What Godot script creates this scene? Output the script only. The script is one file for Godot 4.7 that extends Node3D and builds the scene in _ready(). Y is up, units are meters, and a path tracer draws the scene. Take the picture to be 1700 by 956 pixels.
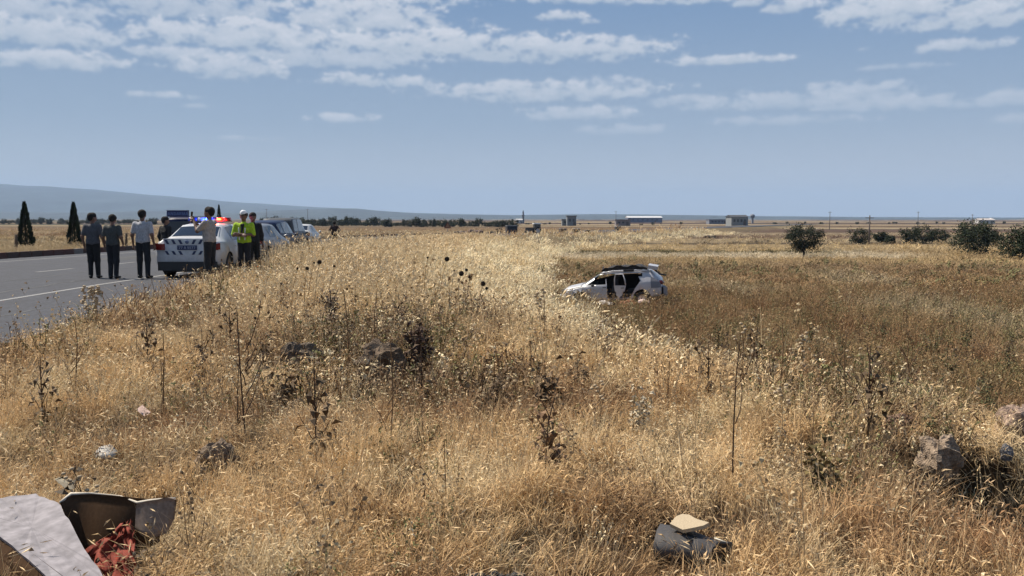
extends Node3D
# A straight country road on a low embankment, cars and people on its shoulder, and a wrecked
# car in the dry field below. Metres, y up, the camera looks along -z; d = -z is the distance ahead.

const EYE := Vector3(0, 1.6, 0)
const FOCAL := 1500.0            # focal length for a 1700 x 956 frame
var pitch := -atan(116.0 / 1500.0)
var rng := RandomNumberGenerator.new()
var na := FastNoiseLite.new()
var nb := FastNoiseLite.new()
var nc := FastNoiseLite.new()
var counts := {}
var mats := {}

# ------------------------------------------------------------------ naming, parenting
func numbered(called: String) -> String:
	var k: int = counts.get(called, 0)
	counts[called] = k + 1
	return called if k == 0 else "%s_%03d" % [called, k]

func tag(o: Node, label: String, category: String, group := "", kind := "") -> void:
	if label: o.set_meta("label", label)
	if category: o.set_meta("category", category)
	if group: o.set_meta("group", group)
	if kind: o.set_meta("kind", kind)

func thing(called: String, label: String, category: String, at: Vector3, yaw := 0.0, group := "") -> Node3D:
	var o := Node3D.new()
	o.name = numbered(called)
	add_child(o)
	o.position = at
	o.rotation.y = yaw
	tag(o, label, category, group)
	return o

func obj(called: String, mesh: Mesh, m: Material, parent: Node = null) -> MeshInstance3D:
	var o := MeshInstance3D.new()
	o.mesh = mesh
	o.material_override = m
	if parent == null:
		o.name = numbered(called)
		add_child(o)
	else:
		o.name = called
		parent.add_child(o, true)
	return o

func dup(src: Node3D, called: String, at: Vector3, yaw: float, size: float, label: String, category: String, group := "") -> Node3D:
	var o: Node3D = src.duplicate()
	o.name = numbered(called)
	add_child(o)
	o.position = at
	o.rotation = Vector3(0, yaw, 0)
	o.scale = Vector3.ONE * size
	tag(o, label, category, group)
	return o

# ------------------------------------------------------------------ materials
func c8(r: float, g: float, b: float) -> Color: return Color(r / 255.0, g / 255.0, b / 255.0)
func lin(r: float, g: float, b: float) -> Color: return Color(r, g, b).linear_to_srgb()   # real-world base colour

func mat(key: String, c: Color, rough := 0.8, metal := 0.0) -> StandardMaterial3D:
	if mats.has(key): return mats[key]
	var m := StandardMaterial3D.new()
	m.resource_name = key
	m.albedo_color = c
	m.roughness = rough
	m.metallic = metal
	m.cull_mode = BaseMaterial3D.CULL_DISABLED
	mats[key] = m
	return m

func noise_tex(seed_: int, freq: float, lo: float, hi: float, size := 512, oct := 5) -> NoiseTexture2D:
	var n := FastNoiseLite.new()
	n.seed = seed_
	n.noise_type = FastNoiseLite.TYPE_SIMPLEX_SMOOTH
	n.frequency = freq
	n.fractal_octaves = oct
	var t := NoiseTexture2D.new()
	t.width = size
	t.height = size
	t.seamless = true
	t.noise = n
	var g := Gradient.new()
	g.set_color(0, Color(lo, lo, lo))
	g.set_color(1, Color(hi, hi, hi))
	t.color_ramp = g
	return t

func worn(key: String, c: Color, rough: float, seed_: int, freq: float, lo: float, scale: float, bump := 0.0) -> StandardMaterial3D:
	if mats.has(key): return mats[key]
	var m := mat(key, c, rough)
	m.albedo_texture = noise_tex(seed_, freq, lo, 1.0)
	m.uv1_triplanar = true
	m.uv1_world_triplanar = true
	m.uv1_scale = Vector3.ONE * scale
	if bump > 0:
		m.heightmap_enabled = true
		m.heightmap_texture = noise_tex(seed_ + 7, freq * 2.0, 0.0, 1.0)
		m.heightmap_scale = bump
	return m

# ------------------------------------------------------------------ mesh helpers
func begin(smooth := false) -> SurfaceTool:
	var st := SurfaceTool.new()
	st.begin(Mesh.PRIMITIVE_TRIANGLES)
	st.set_smooth_group(0 if smooth else -1)
	return st

func done(st: SurfaceTool) -> ArrayMesh:
	st.generate_normals()
	return st.commit()

func tri(st: SurfaceTool, a: Vector3, b: Vector3, c: Vector3) -> void:
	st.add_vertex(a); st.add_vertex(b); st.add_vertex(c)

func quad(st: SurfaceTool, a: Vector3, b: Vector3, c: Vector3, d: Vector3) -> void:
	tri(st, a, b, c); tri(st, a, c, d)

# a box with chamfered upright edges kept simple: eight corners given as centre, size, basis
func box(st: SurfaceTool, at: Vector3, size: Vector3, b := Basis(), taper := 1.0) -> void:
	var h := size * 0.5
	var p := []
	for y in [-1, 1]:
		var k: float = 1.0 if y < 0 else taper
		for q in [[-1, -1], [1, -1], [1, 1], [-1, 1]]:
			p.append(at + b * Vector3(q[0] * h.x * k, y * h.y, q[1] * h.z * k))
	quad(st, p[0], p[1], p[2], p[3])
	quad(st, p[7], p[6], p[5], p[4])
	for i in 4:
		var j := (i + 1) % 4
		quad(st, p[i], p[i + 4], p[j + 4], p[j])

func tube(st: SurfaceTool, pts: Array, radii: Array, n := 6, caps := true) -> void:
	var rings := []
	for i in pts.size():
		var t: Vector3 = (pts[mini(i + 1, pts.size() - 1)] - pts[maxi(i - 1, 0)]).normalized()
		var u := t.cross(Vector3.RIGHT if absf(t.x) < 0.8 else Vector3.UP).normalized()
		var v := t.cross(u)
		var r := []
		for k in n:
			var a := TAU * k / n
			r.append(pts[i] + (u * cos(a) + v * sin(a)) * radii[i])
		rings.append(r)
	for i in rings.size() - 1:
		for k in n:
			var l := (k + 1) % n
			quad(st, rings[i][k], rings[i][l], rings[i + 1][l], rings[i + 1][k])
	if caps:
		for k in n:
			var l := (k + 1) % n
			tri(st, pts[0], rings[0][l], rings[0][k])
			tri(st, pts[-1], rings[-1][k], rings[-1][l])

# profile = [[radius, height], ...] turned round an axis
func lathe(st: SurfaceTool, profile: Array, n: int, b := Basis(), at := Vector3.ZERO) -> void:
	for i in profile.size() - 1:
		for k in n:
			var p := []
			for q in [[i, k], [i + 1, k], [i + 1, k + 1], [i, k + 1]]:
				var a: float = TAU * q[1] / n
				p.append(at + b * Vector3(cos(a) * profile[q[0]][0], profile[q[0]][1], sin(a) * profile[q[0]][0]))
			quad(st, p[0], p[1], p[2], p[3])

func boulder(seed_: int, size: Vector3, n := 12, rough := 0.28) -> ArrayMesh:
	var f := FastNoiseLite.new()
	f.seed = seed_
	f.frequency = 0.9
	f.fractal_octaves = 4
	var st := begin(false)
	var p := func(i: int, k: int) -> Vector3:
		var a := PI * i / n - PI / 2
		var o := TAU * (k % (2 * n)) / (2 * n)
		var v := Vector3(cos(a) * cos(o), sin(a), cos(a) * sin(o))
		v = v.sign() * Vector3(pow(absf(v.x), 0.75), pow(absf(v.y), 0.75), pow(absf(v.z), 0.75))
		return v * (1.0 + rough * f.get_noise_3dv(v * 1.3) * 2.0) * size * 0.5
	for i in n:
		for k in 2 * n:
			quad(st, p.call(i, k), p.call(i + 1, k), p.call(i + 1, k + 1), p.call(i, k + 1))
	return done(st)

# ------------------------------------------------------------------ the lie of the land
func along(t: Array, d: float) -> float:
	if d <= t[0][0]: return t[0][1]
	for i in t.size() - 1:
		if d <= t[i + 1][0]:
			var k: float = (d - t[i][0]) / (t[i + 1][0] - t[i][0])
			return lerpf(t[i][1], t[i + 1][1], k)
	return t[-1][1]

const NEAR_EDGE := [[-40, -5.4], [4, -5.9], [11, -6.4], [20, -7.4], [30, -8.4], [40, -9.2], [60, -10.0], [80, -9.6], [95, -8.0], [110, -5.0], [125, -0.5], [142, 7.0], [160, 16.0], [205, 37.0], [300, 81.0], [600, 206.0]]
const FAR_EDGE := [[-40, -21.7], [60, -21.8], [80, -21.5], [95, -20.4], [110, -18.3], [125, -15.0], [142, -8.8], [160, 1.5], [205, 23.0], [300, 67.0], [600, 192.0]]
const EDGE_LINE := [[-40, -9.9], [26, -9.95], [34, -10.6], [45, -11.6], [60, -12.2], [80, -11.8], [95, -10.4], [110, -7.6], [125, -3.2], [142, 4.2]]
const MID_LINE := [[-40, -14.5], [30, -14.5], [60, -15.4], [80, -15.3], [95, -14.3], [110, -12.2], [125, -8.6], [142, -1.6], [160, 8.6], [205, 30.0], [300, 74.0]]
const FAR_LINE := [[-40, -19.9], [60, -20.0], [80, -19.7], [95, -18.6], [110, -16.5], [125, -13.2], [142, -7.0]]
const CREST := [[2, 4.4], [5, 3.6], [8, 2.2], [14, -1.4], [20, -3.5], [28, -4.8], [40, -5.9], [60, -6.6], [80, -6.2], [95, -4.6], [110, -1.6], [125, 2.9], [142, 10.4], [160, 19.0], [205, 40.0], [600, 209.0]]
const FOOT := [[2, 10.0], [6, 9.5], [10, 7.4], [14, 5.2], [20, 2.9], [28, 1.2], [40, 0.3], [60, 0.6], [80, 1.6], [100, 5.0], [125, 11.0], [142, 18.0], [160, 27.0], [205, 48.0], [600, 216.0]]

func ss(a: float, b: float, x: float) -> float: return smoothstep(a, b, x)

func road_y(d: float) -> float:
	return -0.008 * (clampf(d, 22, 150) - 22.0) - ss(200, 700, d) * 1.5

func plain_y(d: float) -> float:
	return -2.2 - 0.0011 * maxf(d - 300.0, 0.0) + 0.0011 * maxf(d - 3300.0, 0.0)

func height(x: float, d: float) -> float:
	var er := along(NEAR_EDGE, d)
	var ef := along(FAR_EDGE, d)
	var ry := road_y(d)
	var y: float
	var rough := 1.0
	if x > er:
		var s := x - er
		var mound := lerpf(0.0, -0.10, ss(8, 14, d)) + 0.2 * ss(18, 32, d) * (1.0 - ss(70, 110, d) * 0.6)
		y = ry - 0.03 + (mound + 0.03) * ss(0.2, 2.4, s)
		y = lerpf(y, plain_y(d), ss(along(CREST, d), along(FOOT, d), x))
		rough = ss(0.0, 1.5, s)
		# the cut bank with boulders at the right of the foreground
		if d < 12 and x > 2:
			var line := 5.75 + 0.25 * sin(x * 2.1) + nb.get_noise_2d(x * 40, 3) * 0.5
			y -= 0.52 * (1.0 - ss(line, line + 0.22, d)) * ss(2.2, 2.7, x) * ss(4.1, 4.9, d)
	elif x > ef:
		y = ry - 0.14
		rough = 0.0
	else:
		var s := ef - x
		var lp := lerpf(minf(ry, -0.25) - 0.1, plain_y(d), ss(130, 900, d))
		y = lerpf(ry + 0.02, lp, ss(0.5, 12, s))
		rough = ss(0.2, 2.0, s) * 0.5
	if d < 400:
		y += rough * (na.get_noise_2d(x, d) * 0.16 * (1.0 - ss(60, 300, d) * 0.5) + nb.get_noise_2d(x, d) * 0.05)
	else:
		y += na.get_noise_2d(x * 0.02, d * 0.02) * 3.0 * ss(400, 3000, d)
	return y

func smooth_ground(x: float, d: float) -> float:
	return (height(x, d) + height(x - .25, d) + height(x + .25, d) + height(x, d + .25)) * .25

func ground(x: float, d: float, up := 0.0) -> Vector3:
	return Vector3(x, height(x, d) + up, -d)

# where a line of sight through a point of a 1700 x 956 picture meets the ground
func spot(u: float, v: float) -> Vector3:
	var dir := Vector3((u - 850) / FOCAL, -(v - 478) / FOCAL, -1).rotated(Vector3.RIGHT, pitch)
	var t := 1.5
	while t < 4000:
		var p := EYE + dir * t
		if p.y <= height(p.x, -p.z): return p
		t *= 1.004
	return EYE + dir * t

# ------------------------------------------------------------------ base colours of the land (linear)
func parcels(x: float, d: float) -> Color:
	var pal := [Color(.42, .31, .17), Color(.30, .21, .13), Color(.52, .42, .27), Color(.16, .105, .075), Color(.36, .26, .16), Color(.22, .145, .105), Color(.46, .36, .22), Color(.13, .12, .075), Color(.25, .17, .125)]
	var q := Vector2(x, d).rotated(0.10 + 0.05 * na.get_noise_2d(x * .004, d * .004))
	var deep := 55.0 if d < 500 else (150.0 if d < 1500 else 420.0)
	var wide := deep * 6.0
	var iy := floori(q.y / deep + 0.15 * nb.get_noise_2d(x * .01, d * .01))
	var ix := floori(q.x / wide + 0.37 * iy)
	var h := absi(hash(Vector2i(ix, iy)))
	var c: Color = pal[h % pal.size()]
	return c * (0.72 + 0.5 * float((h / 97) % 100) / 100.0)

func land_color(x: float, d: float) -> Color:
	var er := along(NEAR_EDGE, d)
	var ef := along(FAR_EDGE, d)
	var w := na.get_noise_2d(x * 0.35, d * 0.35)
	var w2 := nb.get_noise_2d(x * 0.5, d * 0.5)
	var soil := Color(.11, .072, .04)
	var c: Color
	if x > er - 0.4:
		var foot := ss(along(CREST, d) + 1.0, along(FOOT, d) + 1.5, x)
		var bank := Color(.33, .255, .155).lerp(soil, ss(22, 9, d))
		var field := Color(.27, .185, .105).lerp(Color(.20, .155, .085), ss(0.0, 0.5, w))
		var dd := d + w * 3.0
		if d > 60:
			field = field.lerp(Color(.39, .285, .155), ss(68, 76, dd))
			field = field.lerp(Color(.50, .42, .30), ss(83, 85, dd) * (1.0 - ss(34, 44, x + w2 * 6)))
			field = field.lerp(Color(.13, .11, .055), ss(93, 95, dd) * (1.0 - ss(30, 40, x + w2 * 4)))
			field = field.lerp(Color(.45, .335, .185), ss(100, 102, dd))
			field = field.lerp(Color(.17, .125, .08), ss(129, 132, dd))
			field = field.lerp(Color(.42, .325, .20), ss(138, 141, dd))
			field = field.lerp(Color(.20, .135, .095), ss(165, 169, dd + w2 * 6))
			field = field.lerp(Color(.40, .31, .20), ss(190, 195, dd))
			if d > 225: field = field.lerp(parcels(x, d), ss(232, 240, dd))
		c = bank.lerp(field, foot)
	elif x > ef:
		c = Color(.10, .10, .10)
	else:
		c = Color(.40, .31, .19)
		var dd := d + w * 2.0
		c = c.lerp(Color(.12, .085, .05), ss(84, 86, dd) * (1.0 - ss(88, 90, dd)))
		c = c.lerp(Color(.42, .32, .19), ss(88, 90, dd))
		c = c.lerp(Color(.27, .18, .105), ss(112, 116, dd))
		c = c.lerp(Color(.38, .28, .165), ss(150, 156, dd))
		c = c.lerp(Color(.30, .205, .12), ss(196, 204, dd))
		if d > 280: c = c.lerp(parcels(x, d), ss(285, 300, dd))
	return c * (1.0 + 0.22 * w + 0.16 * w2)

func build_ground() -> void:
	var rows: Array[float] = []
	var d := -14.0
	while d < 15000:
		rows.append(d)
		if d < 2: d += 0.8
		elif d < 12: d += 0.14
		else: d *= 1.022
	var n := 250
	var V := PackedVector3Array()
	var C := PackedColorArray()
	var I := PackedInt32Array()
	for r in rows.size():
		var q := rows[r]
		var w := 26.0 + 1.35 * maxf(q, 0)
		for k in n + 1:
			var t := 2.0 * k / n - 1.0
			var x := w * (0.33 * t + 0.67 * t * t * t)
			V.append(Vector3(x, height(x, q), -q))
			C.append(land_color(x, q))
	for r in rows.size() - 1:
		for k in n:
			var a := r * (n + 1) + k
			I.append_array([a, a + n + 1, a + n + 2, a, a + n + 2, a + 1])
	var N := PackedVector3Array()
	N.resize(V.size())
	for i in range(0, I.size(), 3):
		var f := (V[I[i + 2]] - V[I[i]]).cross(V[I[i + 1]] - V[I[i]])
		for k in 3: N[I[i + k]] += f
	for i in N.size(): N[i] = N[i].normalized()
	var arr := []
	arr.resize(Mesh.ARRAY_MAX)
	arr[Mesh.ARRAY_VERTEX] = V
	arr[Mesh.ARRAY_NORMAL] = N
	arr[Mesh.ARRAY_COLOR] = C
	arr[Mesh.ARRAY_INDEX] = I
	var me := ArrayMesh.new()
	me.add_surface_from_arrays(Mesh.PRIMITIVE_TRIANGLES, arr)
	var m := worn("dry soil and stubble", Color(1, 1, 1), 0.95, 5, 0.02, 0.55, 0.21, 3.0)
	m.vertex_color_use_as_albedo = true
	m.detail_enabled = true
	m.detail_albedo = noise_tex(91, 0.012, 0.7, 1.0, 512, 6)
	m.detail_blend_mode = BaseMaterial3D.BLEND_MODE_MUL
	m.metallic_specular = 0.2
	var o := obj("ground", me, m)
	tag(o, "dry plain of stubble fields and the grassy road embankment", "", "", "structure")

# a ribbon that follows a table of x over d, at a height above the road
func ribbon(st: SurfaceTool, left: Array, right: Array, d0: float, d1: float, up: float, step := 1.5) -> void:
	var n := maxi(1, ceili((d1 - d0) / step))
	for i in n:
		var a := lerpf(d0, d1, float(i) / n)
		var b := lerpf(d0, d1, float(i + 1) / n)
		for k in 3:
			var p := []
			for q in [[a, k], [b, k], [b, k + 1], [a, k + 1]]:
				var t: float = q[1] / 3.0
				p.append(Vector3(lerpf(along(left, q[0]), along(right, q[0]), t), road_y(q[0]) + up, -q[0]))
			quad(st, p[0], p[1], p[2], p[3])

func shifted(t: Array, by: float) -> Array:
	var o := []
	for q in t: o.append([q[0], q[1] + by])
	return o

func build_road() -> void:
	var st := begin(true)
	ribbon(st, FAR_EDGE, NEAR_EDGE, -14, 560, 0.0)
	var asphalt := worn("worn asphalt", lin(.060, .066, .090), 0.92, 21, 0.05, 0.6, 0.9, 0.6)
	asphalt.uv1_scale = Vector3(.9, .9, .16)
	asphalt.detail_enabled = true
	asphalt.detail_albedo = noise_tex(23, 0.008, 0.8, 1.0)
	asphalt.detail_blend_mode = BaseMaterial3D.BLEND_MODE_MUL
	var road := obj("road", done(st), asphalt)
	tag(road, "grey asphalt two lane road with pale edge lines", "", "", "structure")
	var paint := worn("worn road paint", lin(.34, .34, .35), 0.7, 33, 0.06, 0.45, 1.4)
	st = begin()
	ribbon(st, shifted(EDGE_LINE, -.07), shifted(EDGE_LINE, .07), -14, 140, 0.004)
	obj("edge_line", done(st), paint, road)
	st = begin()
	ribbon(st, shifted(FAR_LINE, -.08), shifted(FAR_LINE, .08), -14, 140, 0.004)
	obj("edge_line", done(st), paint, road)
	var d := -9.6
	while d < 130:
		st = begin()
		ribbon(st, shifted(MID_LINE, -.07), shifted(MID_LINE, .07), d, d + 2.3, 0.004)
		obj("centre_dash", done(st), paint, road)
		d += 5.3
	# sealed cracks and a patch in the asphalt
	var tar := mat("tar", lin(.022, .022, .024), .6)
	for q in [[-11.6, 13.0, 24.0, .035], [-17.2, 30.0, 52.0, .04], [-8.4, 12.0, 20.0, .03], [-12.9, 20.0, 37.0, .03]]:
		st = begin()
		var px := 0.0
		for i in 24:
			var d0 := lerpf(q[1], q[2], i / 24.0)
			var d1 := lerpf(q[1], q[2], (i + 1) / 24.0)
			var nx := px + rng.randf_range(-.12, .12)
			quad(st, Vector3(q[0] + px - q[3], road_y(d0) + .003, -d0), Vector3(q[0] + px + q[3], road_y(d0) + .003, -d0), Vector3(q[0] + nx + q[3], road_y(d1) + .003, -d1), Vector3(q[0] + nx - q[3], road_y(d1) + .003, -d1))
			px = nx
		obj("sealed_crack", done(st), tar, road)
	var patchy := worn("asphalt patch", lin(.045, .047, .056), .9, 24, .05, .6, 1.1)
	for q in [[-13.4, 15.2, 1.6, 2.6], [-17.9, 37.0, 1.9, 7.0]]:
		st = begin()
		ribbon(st, [[0, q[0]], [300, q[0]]], [[0, q[0] + q[2]], [300, q[0] + q[2]]], q[1], q[1] + q[3], 0.002)
		obj("asphalt_patch", done(st), patchy, road)
	# kerb of separate stones along the far edge
	var kerb := Node3D.new()
	kerb.name = "kerb"
	add_child(kerb)
	tag(kerb, "dark red brown kerb along the far side of the road", "", "", "structure")
	var stones := []
	for k in 3:
		st = begin()
		box(st, Vector3(0, 0.09, 0), Vector3(0.16, 0.34, 0.98), Basis(), 0.88)
		stones.append(done(st))
	var tones := [worn("kerb red", lin(.16, .065, .05), 0.9, 41, 0.05, 0.6, 1.1), worn("kerb brown", lin(.12, .07, .055), 0.9, 42, 0.05, 0.6, 1.1), worn("kerb grey", lin(.30, .25, .22), 0.9, 43, 0.05, 0.6, 1.1)]
	d = 12.0
	var k := 0
	while d < 138:
		var a := Vector3(along(FAR_EDGE, d) - .09, road_y(d), -d)
		var b := Vector3(along(FAR_EDGE, d + 1.0) - .09, road_y(d + 1), -d - 1.0)
		var o := obj("kerb_stone", stones[k % 3], tones[2 if (k * 7) % 11 == 0 else (k / 3) % 2], kerb)
		o.position = (a + b) * 0.5
		o.rotation.y = atan2(a.x - b.x, a.z - b.z)
		d += 1.0
		k += 1

# ------------------------------------------------------------------ sky
func cloud_list() -> Array:   # azimuth, elevation, half width, half height (all degrees), strength
	var px := [[60, 60, 150, 26, .9], [100, 105, 110, 16, .9], [40, 22, 130, 30, .8], [330, 20, 160, 34, .8], [430, 70, 180, 30, .95], [600, 40, 130, 40, .95], [700, 82, 220, 26, 1.0], [330, 98, 110, 14, .8], [390, 118, 80, 22, .85], [900, 90, 200, 24, .9], [560, 100, 170, 22, .8], [615, 138, 85, 12, .85],
		[270, 161, 50, 6, .7], [345, 180, 28, 4, .45], [578, 200, 50, 9, .75], [410, 232, 52, 4, .4], [905, 158, 190, 19, .8], [1000, 150, 90, 16, .55], [960, 192, 90, 13, .65], [1030, 218, 70, 9, .42], [1195, 106, 85, 9, .9], [1140, 170, 60, 9, .45], [1290, 172, 170, 15, .6], [1400, 160, 90, 17, .55], [1480, 176, 120, 14, .55], [1310, 202, 110, 9, .45],
		[930, 36, 36, 9, .85], [975, 44, 18, 5, .6], [1000, 4, 150, 12, .95], [780, 2, 100, 8, .8], [1150, 6, 120, 11, .9], [1235, 14, 22, 10, .8], [1298, 20, 40, 12, .85], [1480, 22, 120, 30, 1.0], [1600, 36, 110, 24, .95], [1680, 12, 70, 34, .9], [1580, 82, 58, 10, .75], [1480, 116, 60, 5, .4], [1680, 168, 60, 16, .5], [1700, 198, 40, 9, .4], [820, 57, 14, 4, .5], [1420, 88, 12, 4, .5],
		[500, 0, 260, 20, .8], [150, -30, 200, 30, .9], [700, -45, 260, 30, .9], [1100, -60, 240, 30, .9], [1500, -60, 200, 36, .9]]
	var out := []
	for p in px:
		out.append([rad_to_deg(atan((p[0] - 850) / FOCAL)), rad_to_deg(atan((362 - p[1]) / FOCAL * cos(atan((p[0] - 850) / FOCAL)))), rad_to_deg(p[2] / FOCAL), rad_to_deg(p[3] / FOCAL), p[4]])
	var r := RandomNumberGenerator.new()
	r.seed = 11
	for i in 170:          # the same broken cloud goes on all round
		var az := r.randf_range(-180, 180)
		var el := 3.0 + 40.0 * pow(r.randf(), 1.4)
		if absf(az) < 36 and el < 17: continue
		out.append([az, el, r.randf_range(1.5, 9.0) * (1.0 + el * .02), r.randf_range(.4, 1.2) * (1.0 + el * .06), r.randf_range(.5, 1.0) * clampf(el / 8.0, .4, 1.0)])
	return out

var clouds := []
func sky_at(az: float, el: float, fine: bool) -> Color:
	var e := maxf(el, 0.0)
	var c := Color(.325, .352, .372).lerp(Color(.200, .258, .332), ss(0, 6.5, e))
	c = c.lerp(Color(.110, .182, .30), ss(4, 15, e))
	c = c.lerp(Color(.07, .13, .245), ss(15, 80, e))
	c.r *= 1.0 + 0.03 * ss(-30, 30, az) * ss(12, 0, e)
	var best := 0.0
	var shade := 0.0
	var sx := az * 1.0
	for k in clouds:
		var dx: float = (az - k[0]) / k[2]
		if dx > 1.7 or dx < -1.7: continue
		var dy: float = (el - k[1]) / k[3]
		if dy > 2.2 or dy < -1.7: continue
		if dy < 0: dy *= 1.5
		var r2 := dx * dx + dy * dy
		if r2 > 4.0: continue
		var n := nc.get_noise_2d(sx * 48.0, el * 100.0) * 1.25
		if fine: n += nb.get_noise_2d(sx * 5.0, el * 11.0) * 0.45
		var q: float = ss(-0.10, 0.80, 1.18 - r2 * .75 + n * 0.95 - .12) * k[4]
		if q > best:
			best = q
			shade = clampf(0.5 + dy * 0.42 + n * 0.35, 0, 1)
	if best > 0:
		var lit := Color(.26, .31, .37).lerp(Color(.46, .47, .50), shade)
		c = c.lerp(lit, best * 0.82)
	return c

func build_sky() -> Sky:
	clouds = cloud_list()
	var low := Image.create(768, 384, false, Image.FORMAT_RGBF)
	for y in 384:
		var el := 90.0 - (y + .5) * 180.0 / 384
		for x in 768:
			var az := wrapf((x + .5) * 360.0 / 768, -180.0, 180.0)     # the middle of the frame is the edge of the picture
			low.set_pixel(x, y, sky_at(az, el, false) if el > -1.5 else Color(.27, .23, .18))
	low.resize(4096, 2048, Image.INTERPOLATE_CUBIC)
	var span := int(38.0 / 360 * 4096)
	for y in range(int((90.0 - 20.0) / 180 * 2048), 1025):
		var el := 90.0 - (y + .5) * 180.0 / 2048
		for x in range(-span, span):
			var az := (x + .5) * 360.0 / 4096
			low.set_pixel(posmod(x, 4096), y, sky_at(az, el, true))
	var m := PanoramaSkyMaterial.new()
	m.panorama = ImageTexture.create_from_image(low)
	m.energy_multiplier = 1.0
	var s := Sky.new()
	s.sky_material = m
	return s

# ------------------------------------------------------------------ hills
func build_hills() -> void:
	# crest heights read off as angles, on ridges at their own distances
	var ridge := func(called: String, label: String, dist: float, depth: float, prof: Array, c: Color, seed_: int) -> void:
		var f := FastNoiseLite.new()
		f.seed = seed_
		f.frequency = 0.0011
		f.fractal_octaves = 5
		var st := begin(true)
		var nx := 150
		var ny := 14
		var p := func(i: int, k: int) -> Vector3:
			var u := lerpf(-1500, 3200, float(i) / nx)
			var q := float(k) / ny
			var dd := dist - depth * (1.0 - q)
			var x := (u - 850) / FOCAL * dist
			var top: float = maxf(along(prof, u), 0.0) / FOCAL * dist
			var hgt := top * sin(q * PI / 2) * (1.0 + 0.35 * f.get_noise_2d(x, dd) * (1.0 - q)) + f.get_noise_2d(x * 3, dd * 3) * 0.06 * top
			return Vector3(x, -6.0 + hgt, -dd)
		for i in nx:
			for k in ny:
				quad(st, p.call(i, k), p.call(i, k + 1), p.call(i + 1, k + 1), p.call(i + 1, k))
		for i in nx:      # the far side falls away again
			var a: Vector3 = p.call(i, ny)
			var b: Vector3 = p.call(i + 1, ny)
			quad(st, a, a + Vector3(0, -a.y - 8, -depth), b + Vector3(0, -b.y - 8, -depth), b)
		st.index()
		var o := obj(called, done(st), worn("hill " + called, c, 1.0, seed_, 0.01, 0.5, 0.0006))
		tag(o, label, "", "", "structure")
	ridge.call("hills", "long blue grey hill range on the horizon at the left", 8200.0, 2600.0, [[-1500, 78], [-600, 70], [-200, 62], [0, 57], [130, 50], [240, 41], [300, 36], [400, 27], [520, 20], [600, 16], [680, 10], [800, 7], [1000, 4], [1300, 2], [1700, 2], [3200, 8]], lin(.042, .062, .068), 61)  # dark vegetation colour with some of the haze blue put into it
	ridge.call("hills", "low brown foothills in front of the blue hill range", 5200.0, 1500.0, [[-1500, 18], [-200, 16], [150, 11], [300, 14], [420, 9], [500, 15], [585, 19], [640, 13], [720, 9], [850, 7], [1000, 9], [1200, 6], [1400, 4], [1700, 3], [3200, 12]], lin(.13, .12, .10), 67)

# ------------------------------------------------------------------ grass
func blade(st: SurfaceTool, base: Vector3, dir: float, len: float, lean: float, curl: float, w: float, c: Color, seg := 3) -> Vector3:
	var p := base
	var ang := lean
	var fwd := Vector3(cos(dir), 0, sin(dir))
	var roll := rng.randf_range(-.9, .9)
	var side := Vector3(-sin(dir), 0, cos(dir)).rotated(Vector3.UP, roll) * w * .5
	st.set_color(c)
	for i in seg:
		var q := p + (Vector3.UP * cos(ang) + fwd * sin(ang)) * len / seg
		var s0 := side * (1.0 - .75 * float(i) / seg)
		var s1 := side * (1.0 - .75 * float(i + 1) / seg)
		if i == seg - 1:
			tri(st, p - s0, p + s0, q)
		else:
			quad(st, p - s0, p + s0, q + s1, q - s1)
		p = q
		ang += curl / seg
	return p

func spindle(st: SurfaceTool, p: Vector3, dir: Vector3, len: float, w: float, c: Color) -> void:
	st.set_color(c)
	var u := dir.cross(Vector3(.3, .5, .8)).normalized() * w
	var v := dir.cross(u).normalized() * w
	var q := p + dir * len
	var m := p + dir * len * .4
	var r := [m + u, m - u * .5 + v * .87, m - u * .5 - v * .87]
	for i in 3:
		tri(st, p, r[i], r[(i + 1) % 3])
		tri(st, q, r[(i + 1) % 3], r[i])

func leaf(st: SurfaceTool, p: Vector3, len: float, w: float, c: Color, droop := 0.4) -> void:
	st.set_color(c)
	var a := rng.randf() * TAU
	var e := rng.randf_range(-droop, 1.0)
	var f := Vector3(cos(a) * cos(e), sin(e), sin(a) * cos(e))
	var s := f.cross(Vector3.UP).normalized().rotated(f, rng.randf_range(-1, 1)) * w * .5
	var n := s.cross(f).normalized() * len * .18
	var m := p + f * len * .5 + n
	tri(st, p, m + s, m - s)
	tri(st, m - s, m + s, p + f * len - n)

func vary(s: float) -> Color:
	var k := 1.0 + rng.randf_range(-s, s)
	return Color(k * (1 + rng.randf_range(-.05, .05)), k, k * (1 + rng.randf_range(-.1, .1)))

func tuft_curly(n: int, spread: float, h: float, w: float, seg := 3) -> ArrayMesh:
	var st := begin()
	for i in n:
		var a := rng.randf() * TAU
		var b := Vector3(cos(a), 0, sin(a)) * spread * sqrt(rng.randf())
		var e := blade(st, b, rng.randf() * TAU, h * rng.randf_range(.45, 1.15), rng.randf_range(.05, .7), rng.randf_range(.4, 2.6), w * rng.randf_range(.6, 1.3), vary(.35), seg)
		if i % 3 == 0:
			leaf(st, e, h * .13, w * 1.8, vary(.35), 1.2)
	return done(st)

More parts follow.
